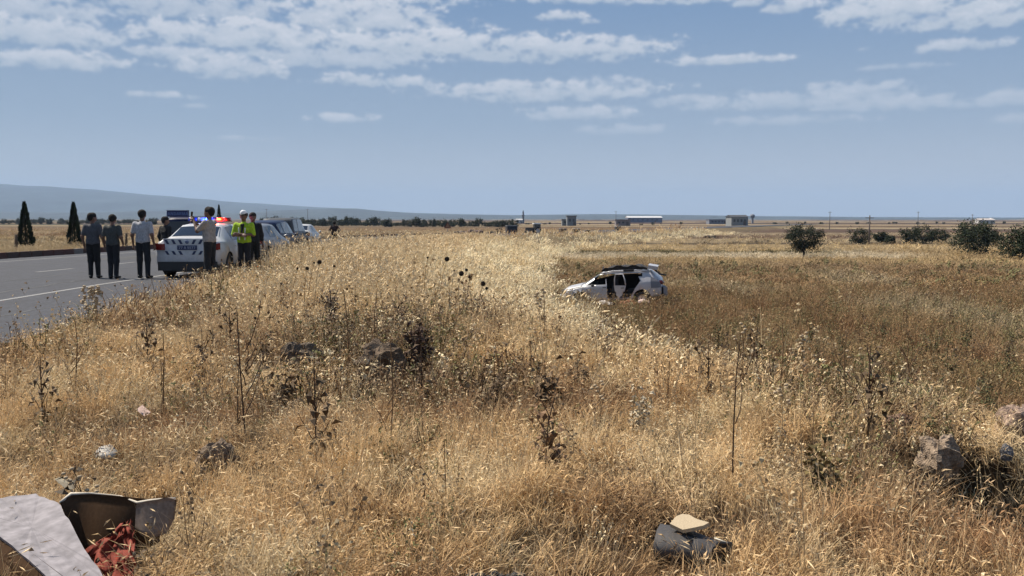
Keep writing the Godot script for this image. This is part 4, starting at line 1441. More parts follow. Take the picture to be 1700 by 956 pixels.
func build_trees() -> void:
	cypress("dark cypress by the wooden post at the far verge of the road", ground(-31.6, 58.8), 2.95, 1.10, 5)
	cypress("dark cypress just beside the man in the grey shirt", ground(-29.0, 60.0), 2.9, 1.02, 9)
	cypress("thin cypress far off above the roof of the silver sedan", ground(-42, 130.0), 4.4, 1.1, 15)
	# wooden posts along the far verge
	var posts := [[27, 46.5, "weathered wooden post in front of the cypress", 1.05], [210, 54.0, "weathered wooden post glimpsed between the two men in grey and white", 1.0]]
	for q in posts:
		var x: float = (q[0] - 850) / FOCAL * q[1]
		var o := thing("wooden_post", q[2], "post", ground(x, q[1], -.1), .3, "posts along the far verge")
		var st := begin(true)
		tube(st, [Vector3(0, 0, 0), Vector3(.01, q[3] * .5, 0), Vector3(.02, q[3], .01)], [.085, .08, .07], 8)
		obj("shaft", done(st), worn("weathered wood", lin(.16, .11, .07), .9, 53, .05, .5, 2.0), o)
		st = begin()
		lathe(st, [[.072, 0], [.06, .03], [.001, .045]], 8, Basis(), Vector3(.02, q[3], .01))
		obj("worn_top", done(st), worn("weathered end grain", lin(.22, .17, .11), .9, 54, .05, .5, 2.0), o)
	var dk := lin(.03, .038, .02)
	tree("field_tree", "lone dark bushy tree with an upswept crown in the fields", "tree", ground(28.4, 88.0), Vector3(3.3, 2.6, 3.0), .55, 60, 56, .20, lin(.03, .036, .022), 3, "", .45)
	var far := [[1425, 134.0, 3.3, 2.3, "round dark bush beside the utility pole"], [1462, 137.0, 2.2, 1.6, "small dark bush just right of the bush by the pole"], [1478, 134.0, 1.4, 1.1, "smallest bush of the hedge row, at the end of the pole bushes"], [1508, 134.0, 2.8, 2.2, "dark bush at the left end of the long clump"], [1530, 136.0, 3.4, 2.7, "tallest bush of the long clump, with ragged top"], [1556, 134.0, 3.0, 2.2, "dense low bush at the right end of the long clump"], [1608, 130.0, 2.4, 1.9, "single bush between the long clump and the corner thicket"], [1640, 120.0, 3.2, 2.2, "loose olive bush at the back of the corner thicket"]]
	var k := 0
	for q in far:
		tree("field_bush", q[4], "bush", ground((q[0] - 850) / FOCAL * q[1], q[1]), Vector3(q[2], q[3], q[2] * .9), .05, 40, 44, .22, dk, 20 + k, "bushes along the field edge")
		k += 1
	tree("field_bush", "large dark green bush at the edge of the pale field, nearest of all bushes", "bush", ground(45.8, 80.0), Vector3(5.2, 3.0, 4.4), .05, 80, 60, .22, lin(.026, .036, .018), 40)
	tree("field_bush", "dark green bush behind and above the large corner bush", "bush", ground(47.0, 92.0), Vector3(4.4, 3.3, 4.0), .05, 60, 60, .22, lin(.036, .046, .024), 41)
	# farther trees: a few of each kind, copied along the tree lines at the horizon
	var kinds := []
	for i in 3:
		var s: Vector3 = [Vector3(7, 4.5, 6), Vector3(10, 4.0, 8), Vector3(5, 5.5, 5)][i]
		kinds.append(tree("horizon_tree", "", "", Vector3(0, -50, 0), s, .4, 26, 30, .7, lin(.04, .048, .03), 60 + i))
	var r := RandomNumberGenerator.new()
	r.seed = 77
	var n := 0
	var lines := [[440, 640, 390.0, 44, "%s dark tree in the tree line behind the parked cars", "trees behind the parked cars", .72], [640, 860, 330.0, 34, "%s dark tree in the tree line behind the warning sign", "trees behind the warning sign", .58], [-20, 275, 620.0, 46, "%s dark tree in the tree line behind the cypresses", "trees behind the cypresses", .85], [870, 1130, 560.0, 16, "%s dark tree among the far farm buildings", "trees among the far buildings", .36], [1280, 1700, 640.0, 22, "%s dark tree in the tree line at the far right horizon", "trees at the far right horizon", .42]]
	for l in lines:
		for i in l[3]:
			var u: float = lerpf(l[0], l[1], (i + r.randf_range(-.3, .3)) / l[3]) if l[2] < 500 else lerpf(l[0], l[1], clampf((i + 2.2 * sin(i * 1.9) + r.randf_range(-.6, .6)) / l[3], 0, 1))
			var d: float = l[2] * r.randf_range(.93, 1.1)
			var p := ground((u - 850) / FOCAL * d, d, -.3)
			var sz: float = r.randf_range(.6, 1.1) * l[6]
			var kind := n if n < 3 else r.randi() % 3
			var src: Node3D = kinds[kind]
			var words: String = l[4] % (["rounded", "low wide", "tall narrow"][kind] + (" smaller" if sz < .8 else ""))
			if n < 3:
				src = kinds[n]
				src.position = p
				src.scale = Vector3.ONE * sz
				tag(src, words, "tree", l[5])
			else:
				dup(src, "horizon_tree", p, r.randf() * TAU, sz, words, "tree", l[5])
			n += 1

# one building: walls with real window openings as recessed panes, and a roof
func building(label: String, category: String, u: float, d: float, size: Vector3, wall: Color, roof: Color, windows: int, pitch_roof := 0.0, called := "farm_building") -> Node3D:
	var o := thing(called, label, category, ground((u - 850) / FOCAL * d, d, -.2), .06)
	var st := begin()
	box(st, Vector3(0, size.y * .5, 0), size)
	obj("wall", done(st), worn("plaster" + wall.to_html(), wall, .95, 57, .02, .75, .2), o)
	st = begin()
	if pitch_roof > 0:
		var a := size * .5 + Vector3(.3, 0, .3)
		var y := size.y + .02
		quad(st, Vector3(-a.x, y, a.z), Vector3(a.x, y, a.z), Vector3(a.x, y + pitch_roof, 0), Vector3(-a.x, y + pitch_roof, 0))
		quad(st, Vector3(a.x, y, -a.z), Vector3(-a.x, y, -a.z), Vector3(-a.x, y + pitch_roof, 0), Vector3(a.x, y + pitch_roof, 0))
		tri(st, Vector3(-a.x, y, -a.z), Vector3(-a.x, y, a.z), Vector3(-a.x, y + pitch_roof, 0))
		tri(st, Vector3(a.x, y, a.z), Vector3(a.x, y, -a.z), Vector3(a.x, y + pitch_roof, 0))
	else:
		box(st, Vector3(0, size.y + .15, 0), Vector3(size.x + .6, .3, size.z + .6))
	obj("roof", done(st), worn("roof" + roof.to_html(), roof, .8, 58, .02, .75, .2), o)
	for i in windows:
		var x := lerpf(-.42, .42, (i + .5) / windows) * size.x
		flat_panel("window", o, Vector3(x, size.y * .6, size.z * .5 + .01), Vector3(minf(size.x / windows * .45, 1.6), size.y * .28, .06), mat("far window", lin(.03, .035, .04), .3))
	flat_panel("door", o, Vector3(size.x * .3, 1.05, size.z * .5 + .015), Vector3(1.1, 2.1, .08), mat("far door", lin(.09, .07, .06), .7))
	return o

func build_far() -> void:
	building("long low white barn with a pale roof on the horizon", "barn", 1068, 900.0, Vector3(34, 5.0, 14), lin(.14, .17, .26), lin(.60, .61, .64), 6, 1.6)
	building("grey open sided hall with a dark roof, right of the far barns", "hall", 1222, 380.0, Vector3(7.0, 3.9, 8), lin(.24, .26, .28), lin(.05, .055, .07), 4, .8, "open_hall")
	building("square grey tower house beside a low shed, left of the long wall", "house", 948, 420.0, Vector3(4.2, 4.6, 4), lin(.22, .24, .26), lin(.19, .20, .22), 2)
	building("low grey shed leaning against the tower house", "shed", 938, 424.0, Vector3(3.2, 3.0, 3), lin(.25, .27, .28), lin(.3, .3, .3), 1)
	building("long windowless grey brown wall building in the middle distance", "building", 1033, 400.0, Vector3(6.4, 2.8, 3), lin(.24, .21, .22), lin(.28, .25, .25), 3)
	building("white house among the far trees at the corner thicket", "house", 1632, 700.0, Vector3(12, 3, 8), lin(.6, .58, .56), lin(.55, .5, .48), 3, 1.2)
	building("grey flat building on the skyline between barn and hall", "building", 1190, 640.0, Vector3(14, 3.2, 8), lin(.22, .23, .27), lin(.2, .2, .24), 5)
	building("small pale house beside the minaret", "house", 862, 760.0, Vector3(5, 3, 6), lin(.66, .66, .66), lin(.5, .5, .52), 2, 1.0)
	# minaret, water tower, domed tank
	var o := thing("minaret", "thin dark minaret rising beside the small pale house", "minaret", ground((868.5 - 850) / FOCAL * 760, 760, -.3))
	var st := begin(true)
	lathe(st, [[1.0, 0], [.85, 6.5], [1.25, 6.8], [1.25, 7.3], [.75, 7.35], [.7, 9.0]], 12)
	obj("shaft", done(st), mat("minaret stone", lin(.16, .17, .2), .9), o)
	st = begin(true)
	lathe(st, [[.8, 9.0], [.5, 10.0], [.02, 11.6]], 12)
	obj("spire", done(st), mat("minaret lead", lin(.08, .09, .12), .6), o)
	o = thing("water_tower", "small dark water tower on the skyline right of the hall", "water tower", ground((1248 - 850) / FOCAL * 700, 700, -.3))
	st = begin(true)
	lathe(st, [[.9, 0], [.8, 4.5]], 10)
	obj("shaft", done(st), mat("tower concrete", lin(.2, .21, .24), .9), o)
	st = begin(true)
	lathe(st, [[.8, 4.5], [1.8, 5.2], [1.8, 7.0], [.02, 7.6]], 12)
	obj("tank", done(st), mat("tower tank", lin(.15, .16, .19), .8), o)
	o = thing("domed_tank", "bright white domed tank on the skyline above the corner bushes", "tank", ground((1642 - 850) / FOCAL * 760, 760, -.3))
	st = begin(true)
	lathe(st, [[1.5, 0], [1.5, 2.6]], 16)
	obj("wall", done(st), mat("tank grey", lin(.5, .5, .5), .7), o)
	st = begin(true)
	lathe(st, [[1.65, 2.6], [1.45, 3.7], [.8, 4.5], [.02, 4.8]], 16)
	obj("dome", done(st), mat("tank white", lin(.75, .75, .75), .5), o)
	# utility poles
	for q in [[1442, 128.0, 4.4, "slender dark utility pole standing behind the round bush"], [1376, 300.0, 6.2, "utility pole on the plain just right of the lone tree"], [1022, 420.0, 7.0, "thin utility pole above the grey brown wall building"], [1522, 330.0, 6.4, "utility pole rising behind the long clump of bushes"], [1612, 330.0, 5.5, "utility pole between the long clump and the white house"], [512, 420.0, 8.0, "thin far pole above the grey van"], [444, 420.0, 8.0, "thin far pole above the dark blue hatchback"]]:
		o = thing("utility_pole", q[3], "utility pole", ground((q[0] - 850) / FOCAL * q[1], q[1], -.2), .2, "utility poles on the plain")
		st = begin(true)
		tube(st, [Vector3.ZERO, Vector3(0, q[2], 0)], [.12, .08], 7)
		obj("shaft", done(st), mat("pole wood", lin(.09, .075, .07), .9), o)
		flat_panel("crossarm", o, Vector3(0, q[2] - .35, 0), Vector3(1.3, .09, .09), mat("pole wood", lin(.09, .075, .07), .9))
	# warning sign beyond the bend
	o = thing("warning_sign", "triangular red edged warning sign on a post beyond the bend", "road sign", Vector3((743.5 - 850) / FOCAL * 150, height(-10.7, 150), -150))
	st = begin(true)
	tube(st, [Vector3(0, -.3, 0), Vector3(0, 1.75, 0)], [.045, .045], 8)
	obj("post", done(st), mat("sign post", lin(.25, .25, .25), .5, .5), o)
	var tri_ := func(called: String, s: float, z: float, m: Material) -> void:
		var t := begin()
		var c := Vector3(0, 1.36, z)
		var p := [c + Vector3(-s * .5, -s * .289, 0), c + Vector3(s * .5, -s * .289, 0), c + Vector3(0, s * .577, 0)]
		tri(t, p[0], p[2], p[1])
		var b := Vector3(0, 0, -.02)
		tri(t, p[0] + b, p[1] + b, p[2] + b)
		for i in 3: quad(t, p[i], p[(i + 1) % 3], p[(i + 1) % 3] + b, p[i] + b)
		obj(called, done(t), m, o)
	tri_.call("red_border", 1.25, .05, mat("shaded sign red", lin(.10, .02, .012), .5))  # red darkened for a side turned from the sun, shade put into colour
	tri_.call("face", .78, .056, mat("shaded sign yellow", lin(.22, .12, .06), .5))  # face colour carries the same painted shade as the border
	# blocks, bins and machines parked by the side road past the bend
	var blocks := [[849, 158.0, Vector3(1.75, 1.35, 1.4), lin(.03, .035, .05), "dark grey square container nearest the bend of the road"], [934, 162.0, Vector3(1.1, .95, 1.0), lin(.10, .075, .06), "brown crate left of the pale topped bin"], [956, 160.0, Vector3(1.0, 1.0, 1.0), lin(.07, .05, .04), "dark bin with a pale lid in the row by the side road"], [975.5, 160.0, Vector3(.75, .7, .7), lin(.045, .025, .018), "small dark brown box, rightmost of the close row"], [1025, 190.0, Vector3(1.0, 1.15, 1.0), lin(.05, .045, .045), "lone dark bin with a pale top farther up the side road"]]
	for q in blocks:
		o = thing("roadside_container", q[4], "container", ground((q[0] - 850) / FOCAL * q[1], q[1], -.03), .25)
		st = begin()
		box(st, Vector3(0, q[2].y * .46, 0), Vector3(q[2].x, q[2].y * .92, q[2].z), Basis(), 1.04)
		obj("body", done(st), worn("container" + q[3].to_html(), q[3], .8, 59, .03, .6, .7), o)
		st = begin()
		box(st, Vector3(0, q[2].y * .96, 0), Vector3(q[2].x * 1.08, q[2].y * .08, q[2].z * 1.08))
		obj("lid", done(st), mat("container lid", lin(.5, .48, .45), .7) if q[0] > 940 and q[0] != 975.5 else mat("dark lid", lin(.16, .17, .19), .7), o)
	# small tractor with a white cab
	o = thing("tractor", "small dark tractor with a white cab roof standing by the side road", "tractor", ground((886 - 850) / FOCAL * 156, 156, 0), PI / 2 + .2)
	for q in [Vector3(-.7, .62, .55), Vector3(.7, .62, .55)]: wheel(o, q, .62, .35)
	for q in [Vector3(-.6, .4, -1.1), Vector3(.6, .4, -1.1)]: wheel(o, q, .4, .25)
	flat_panel("hood", o, Vector3(0, .85, -.75), Vector3(.7, .55, 1.4), mat("tractor hood", lin(.05, .04, .035), .6))
	flat_panel("cab", o, Vector3(0, 1.25, .55), Vector3(1.1, 1.0, 1.1), mat("tractor glass", lin(.03, .035, .04), .2))
	flat_panel("cab_roof", o, Vector3(0, 1.82, .55), Vector3(1.25, .16, 1.3), mat("tractor white", lin(.7, .7, .7), .5))
	# rubble left of the container
	var heap := [[762, 152.0, Vector3(2.4, .7, 1.2), "low heap of pale rubble right of the warning sign"], [785, 150.0, Vector3(2.8, .9, 1.2), "higher rubble heap with a pinkish top past the bend"], [816, 154.0, Vector3(1.4, .45, .8), "flat dark stone heap between rubble and container"], [1178, 172.0, Vector3(2.2, .8, 1.6), "brown earth heap on the fields below the hall"]]
	var k := 0
	for q in heap:
		var b := obj("rubble_heap", boulder(90 + k, q[2], 9, .45), worn("rubble%d" % k, [lin(.30, .24, .19), lin(.24, .17, .15), lin(.12, .10, .08), lin(.13, .10, .07)][k], .95, 62, .05, .5, .6))
		b.position = ground((q[0] - 850) / FOCAL * q[1], q[1], q[2].y * .15)
		tag(b, q[3], "heap", "heaps past the bend")
		k += 1
	for q in [[826, 148.0, 1.0], [831, 148.0, 1.25]]:
		tree("dry_sapling", "thin dry sapling %s beside the grey square container" % ("shorter one" if q[2] < 1.1 else "taller one"), "sapling", ground((q[0] - 850) / FOCAL * q[1], q[1]), Vector3(.45, .7, .4) * q[2], .45, 6, 14, .14, lin(.06, .05, .035), 140 + int(q[0]))

# a sheet of board: an outline in its own plane, with thickness
func board(st: SurfaceTool, pts: Array, thick: Vector3) -> void:
	var c := Vector3.ZERO
	for p in pts: c += p / pts.size()
	for i in pts.size():
		var j := (i + 1) % pts.size()
		tri(st, c, pts[i], pts[j])
		tri(st, c + thick, pts[j] + thick, pts[i] + thick)
		quad(st, pts[i], pts[i] + thick, pts[j] + thick, pts[j])

func curved(st: SurfaceTool, top: Array, low: Array, thick: Vector3) -> void:
	var c1 := Curve3D.new()
	var c2 := Curve3D.new()
	for p in top: c1.add_point(p)
	for p in low: c2.add_point(p)
	var P := func(i: int, k: int, o: Vector3) -> Vector3:
		return c1.sample_baked(c1.get_baked_length() * i / 14.0).lerp(c2.sample_baked(c2.get_baked_length() * i / 14.0), k / 6.0) + o
	for o in [Vector3.ZERO, thick]:
		for i in 14:
			for k in 6:
				quad(st, P.call(i, k, o), P.call(i + 1, k, o), P.call(i + 1, k + 1, o), P.call(i, k + 1, o))
	for i in 14:
		for k in [0, 6]: quad(st, P.call(i, k, Vector3.ZERO), P.call(i + 1, k, Vector3.ZERO), P.call(i + 1, k, thick), P.call(i, k, thick))

func stone(u: float, v: float, _d: float, size: Vector3, c: Color, label: String, seed_: int, sink := .3, yaw := 0.0) -> void:
	var at := spot(u, v)
	var x := at.x
	var d := -at.z - size.z * .3
	var o := obj("boulder", boulder(seed_, size, 14), worn("stone" + c.to_html(), c, .95, 63, .03, .5, 2.5, 1.2))
	o.position = ground(x, d, size.y * (.5 - sink))
	o.rotation.y = yaw
	tag(o, label, "boulder")
	keep_clear.append([o.position + Vector3(0, 0, size.z * .3), maxf(size.x, size.z) * .42])
	keep_clear.append([o.position + Vector3(0, 0, size.z * .3 + .3), size.x * .42])
	keep_clear.append([o.position + Vector3(-.05, 0, size.z * .3 + .55), size.x * .36])

func build_debris() -> void:
	# the broken box of fibreboard: two panels meet in a ridge, the inside shows brown
	# a point seen at (u, v) of a 1700 x 956 picture, standing up metres above the ground
	var B := func(u: float, v: float, up: float) -> Vector3:
		var dir := Vector3((u - 850) / FOCAL, -(v - 478) / FOCAL, -1).rotated(Vector3.RIGHT, pitch)
		var t := 2.0
		while t < 60:
			var p := EYE + dir * t
			if p.y <= smooth_ground(p.x, -p.z) + up: return p
			t += .004
		return EYE + dir * t
	var clear := func(p: Vector3, r: float) -> void: keep_clear.append([p, r])
	var white := worn("dusty white board", lin(.29, .27, .295), .85, 64, .012, .70, 2.0)
	var brown := worn("brown board inside", lin(.095, .058, .036), 1.0, 65, .03, .8, 3.0)
	brown.metallic_specular = .1
	var edge := mat("pale board edge", lin(.5, .45, .38), .9)
	var foot: Vector3 = B.call(110, 930, 0.0)
	var o := thing("broken_box", "broken white board box with brown inside lying in the grass, red cloth below it", "box", foot)
	var inv := -foot
	var put_board := func(called: String, pts: Array, t: Vector3, m: Material) -> void:
		var st := begin()
		var q := []
		for i in pts.size():      # torn, not cut: the edges wander a little
			for k in 5:
				var j: Vector3 = Vector3(rng.randf() - .5, rng.randf() - .5, rng.randf() - .5) * .011
				q.append(pts[i].lerp(pts[(i + 1) % pts.size()], k / 5.0) + inv + (j if k > 0 else Vector3.ZERO))
		board(st, q, t)
		obj(called, done(st), m, o)
	put_board.call("top_panel", [B.call(-70, 835, .30), B.call(-10, 826, .31), B.call(60, 819, .31), B.call(96, 834, .30), B.call(118, 868, .27), B.call(148, 922, .22), B.call(176, 965, .19), B.call(92, 972, .20), B.call(20, 905, .25), B.call(-60, 845, .29)], Vector3(.004, -.014, 0), white)
	put_board.call("side_panel", [B.call(-60, 850, .28), B.call(20, 910, .235), B.call(92, 977, .18), B.call(70, 1000, .10), B.call(-10, 945, .14), B.call(-80, 900, .17)], Vector3(.006, -.004, -.012), brown)
	var put_curved := func(called: String, top: Array, low: Array, m: Material) -> void:
		var st := begin(true)
		var a := []
		var b := []
		for p in top: a.append(p + inv)
		for p in low: b.append(p + inv)
		curved(st, a, b, Vector3(.003, -.003, -.012))
		obj(called, done(st), m, o)
	put_curved.call("inner_panel", [B.call(100, 835, .30), B.call(108, 826, .31), B.call(122, 821, .315), B.call(150, 820, .315), B.call(190, 823, .315), B.call(232, 827, .315), B.call(268, 830, .31)], [B.call(118, 880, .16), B.call(130, 905, .10), B.call(146, 920, .06), B.call(165, 928, .04), B.call(190, 930, .03), B.call(225, 920, .05), B.call(262, 900, .09)], brown)
	put_curved.call("end_flap", [B.call(226, 838, .31), B.call(240, 832, .325), B.call(262, 829, .33), B.call(276, 825, .335), B.call(291, 829, .325)], [B.call(224, 880, .20), B.call(236, 890, .18), B.call(255, 892, .175), B.call(274, 886, .18), B.call(287, 862, .235)], worn("grey flap board", lin(.27, .205, .165), 1.0, 66, .03, .7, 3.0))
	var lip := begin(true)
	var lp := [B.call(100, 834, .30), B.call(118, 820, .315), B.call(150, 819, .315), B.call(200, 823, .31), B.call(228, 834, .30), B.call(250, 831, .31), B.call(291, 827, .315)]
	for i in lp.size(): lp[i] += inv
	tube(lip, lp, [.006, .009, .007, .003, .006, .009, .007], 5)
	obj("torn_edge", done(lip), edge, o)
	clear.call(B.call(-20, 900, .2), .34)
	clear.call(B.call(60, 900, .2), .30)
	clear.call(B.call(110, 940, .15), .26)
	clear.call(B.call(170, 900, .12), .26)
	clear.call(B.call(225, 880, .15), .16)
	clear.call(B.call(190, 950, .0), .17)
	var cloth := FastNoiseLite.new()
	cloth.seed = 8
	cloth.frequency = 6.0
	var st := begin(true)
	var q := func(i: int, k: int) -> Vector3:
		var u := lerpf(140, 226, i / 16.0)
		var v := lerpf(866, 962, k / 12.0)
		if k < 6: u = lerpf(u, 214, (6 - k) / 6.0 * .9)
		var p: Vector3 = B.call(u + 8 * cloth.get_noise_2d(k * .2, 7), v, .24 - .015 * k)
		return p + Vector3(0, cloth.get_noise_2d(i * .1, k * .1) * .03, cloth.get_noise_2d(i * .13 + 4, k * .13) * .08)
	for i in 16:
		for k in 12:
			quad(st, q.call(i, k), q.call(i + 1, k), q.call(i + 1, k + 1), q.call(i, k + 1))
	var red := obj("red_cloth", done(st), worn("orange red cloth", lin(.36, .05, .022), .85, 68, .05, .55, 4.0))
	tag(red, "crumpled orange red cloth spilling out of the broken box", "cloth")
	# scraps
	st = begin(true)
	var sc := [B.call(154, 758, .12), B.call(164, 742, .15), B.call(184, 737, .16), B.call(194, 748, .13), B.call(188, 758, .12), B.call(172, 762, .1)]
	board(st, sc, Vector3(0, -.012, -.02))
	tag(obj("plastic_scrap", done(st), worn("white plastic scrap", lin(.36, .35, .34), .6, 69, .03, .8, 3.0)), "white plastic scrap half sunk in the grass behind the broken box", "scrap")
	clear.call(B.call(174, 775, .08), .16)
	st = begin()
	board(st, [B.call(90, 795, .25), B.call(103, 791, .26), B.call(124, 799, .24), B.call(122, 812, .2), B.call(110, 812, .2)], Vector3(.0, -.004, -.008))
	tag(obj("paper_scrap", done(st), worn("cream paper scrap", lin(.48, .42, .31), .9, 70, .03, .8, 3.0)), "small cream scrap of paper just above the broken box", "scrap")
	clear.call(B.call(108, 808, .1), .11)
	st = begin()
	board(st, [B.call(226, 680, .22), B.call(236, 672, .24), B.call(250, 684, .22), B.call(241, 692, .19)], Vector3(.0, -.004, -.01))
	tag(obj("paper_scrap", done(st), worn("pink paper scrap", lin(.45, .32, .28), .9, 70, .03, .8, 3.0)), "small pinkish scrap in the grass below the road edge", "scrap")
	# grey trim shell and a scrap of seat foam
	o = thing("grey_trim_piece", "dark grey curved plastic trim piece broken off a car, lying in the grass", "trim piece", B.call(1145, 915, .0))
	inv = -o.position
	st = begin(true)
	var ends := [[B.call(1096, 869, .17), B.call(1090, 880, .185), B.call(1084, 905, .15), B.call(1085, 922, .11), B.call(1092, 940, .03)], [B.call(1194, 899, .17), B.call(1184, 908, .18), B.call(1174, 926, .14), B.call(1171, 938, .10), B.call(1176, 952, .03)]]
	var prof := func(t: float, k: int) -> Vector3:    # t along the piece, k round the bend
		return ends[0][k].lerp(ends[1][k], t) + Vector3(0, .012 * sin(t * PI), 0) + inv
	for i in 10:
		for k in 4:
			quad(st, prof.call(i / 10.0, k), prof.call((i + 1) / 10.0, k), prof.call((i + 1) / 10.0, k + 1), prof.call(i / 10.0, k + 1))
	obj("outer_shell", done(st), worn("dark grey plastic", lin(.062, .058, .060), .6, 83, .02, .75, 4.0), o)
	st = begin(true)
	var cr := [B.call(1174, 938, .10), B.call(1180, 914, .16), B.call(1192, 902, .18), B.call(1213, 902, .18), B.call(1211, 918, .14), B.call(1200, 934, .09)]
	for i in cr.size(): cr[i] += inv
	tube(st, cr, [.007, .009, .009, .009, .008, .006], 6)
	obj("broken_rim", done(st), mat("black plastic", lin(.02, .02, .022), .5), o)
	st = begin()
	var ins := []
	for p in cr: ins.append(p + Vector3(.004, -.008, -.03))
	board(st, ins, Vector3(.0, 0, -.008))
	obj("inside", done(st), mat("black plastic", lin(.02, .02, .022), .5), o)
	st = begin()
	var hl := [B.call(1137, 887, .19), B.call(1144, 889, .19), B.call(1157, 892, .19), B.call(1150, 897, .185), B.call(1141, 900, .183)]
	for i in hl.size(): hl[i] += inv + Vector3(0, .006, .006)
	board(st, hl, Vector3(0, -.003, -.003))
	obj("hole", done(st), mat("black hole", lin(.006, .006, .006), .9), o)
	st = begin(true)
	tube(st, [B.call(1186, 893, .19) + inv, B.call(1208, 901, .185) + inv], [.004, .004], 5)
	obj("bright_edge", done(st), mat("bright edge", lin(.6, .55, .45), .6), o)
	for e in [[1100, 925], [1130, 935], [1160, 945], [1190, 945]]: clear.call(B.call(e[0], e[1], .0), .13)
	st = begin()
	var fo := []
	for w in [[1112, 869], [1122, 857], [1132, 853], [1144, 854], [1156, 861], [1177, 867], [1168, 872], [1150, 876], [1133, 879]]:
		fo.append(B.call(w[0], w[1], .23))
	board(st, fo, Vector3(.004, -.018, -.006))
	tag(obj("foam_scrap", done(st), worn("beige foam", lin(.50, .40, .27), .95, 84, .04, .8, 5.0)), "beige foam scrap lying against the dark grey trim piece", "scrap")
	clear.call(B.call(1145, 880, .1), .17)
	# a black lump at the lower edge
	st = begin(true)
	for i in 9:
		var p: Vector3 = B.call(778 + i * 11, 957 + 2 * (i % 2), .09)
		flesh(st, [[p, .013 + .005 * ((i * 5) % 3), p + Vector3(.008, -.03, .02), .016]], .007, 90)
	tag(obj("rubber_scrap", done_smooth(st), worn("black rubber", lin(.02, .02, .022), .8, 85, .05, .5, 6.0)), "lumpy black rubber scrap at the very bottom of the bank", "scrap")
	clear.call(B.call(820, 975, .05), .2)
	# rocks
	stone(636, 638, 8.55, Vector3(.46, .46, .36), lin(.21, .145, .095), "dark angular boulder in the middle of the bank beside the withered bush", 31, .12, .4)
	stone(505, 606, 9.9, Vector3(.50, .36, .34), lin(.20, .15, .11), "flat dark boulder left of the angular boulder", 32, .3)
	stone(366, 786, 6.1, Vector3(.25, .26, .2), lin(.30, .215, .145), "brown grey boulder half buried at the foot of the dark branching stalk", 33, .25, .8)
	stone(1551, 778, 7.45, Vector3(.24, .27, .22), lin(.44, .33, .24), "round sandy boulder above the dark hollow", 34, .28, .2)
	stone(1697, 738, 8.6, Vector3(.46, .36, .36), lin(.48, .34, .26), "pinkish sandstone boulder at the right edge above the hollow", 35, .15)
	stone(1488, 716, 8.9, Vector3(.22, .17, .16), lin(.28, .17, .12), "small reddish stone left of the sandy boulder", 36, .2)
	stone(1667, 776, 7.3, Vector3(.075, .10, .06), lin(.28, .27, .28), "small blue grey stone under the sandstone boulder", 37, .1)
	stone(1525, 950, 4.2, Vector3(.2, .12, .2), lin(.03, .026, .024), "black lump standing in for a dark hole low in the corner of the hollow", 38, .3)  # added black lump where there is only a dark, shaded hole

# ------------------------------------------------------------------ single plants
func stalk(st: SurfaceTool, base: Vector3, top: Vector3, r: float, bend: float, c: Color) -> void:
	st.set_color(c)
	var m := base.lerp(top, .5) + Vector3(bend, 0, bend * .4)
	tube(st, [base, base.lerp(m, .5) + Vector3(bend * .4, 0, 0), m, m.lerp(top, .5) + Vector3(bend * .4, 0, 0), top], [r, r * .9, r * .8, r * .65, r * .5], 4, false)

# says where a plant stands by the nearest thing that is easy to find
func beside(p: Vector3) -> String:
	var marks := {"the angular boulder": spot(636, 638), "the flat dark boulder": spot(505, 606), "the half buried boulder": spot(366, 786), "the broken box": spot(130, 930), "the grey trim piece": spot(1145, 920), "the sandy boulder": spot(1551, 778), "the sandstone boulder": spot(1690, 738), "the wreck": ground(4.5, 40), "the tallest mullein": ground(4.86, 13), "the bushy mullein": ground(3.16, 9.8), "the spreading dead bush": ground(.2, 5), "the globe thistles": spot(800, 540), "the silvery weed": ground(.89, 6.3), "the corner weed": ground(1.73, 4.9), "the pink scrap": spot(238, 700), "the white plastic scrap": spot(174, 790)}
	var best := 1e9
	var text := ""
	for name_ in marks:
		var o: Vector3 = p - marks[name_]
		var l := Vector2(o.x, o.z).length()
		if l < best:
			best = l
			var way: String = ("right of " if o.x > 0 else "left of ") if absf(o.x) > absf(o.z) else ("behind " if o.z < 0 else "in front of ")
			text = ("close " if l < .8 else ("well " if l > 3.0 else "")) + way + name_
	return text

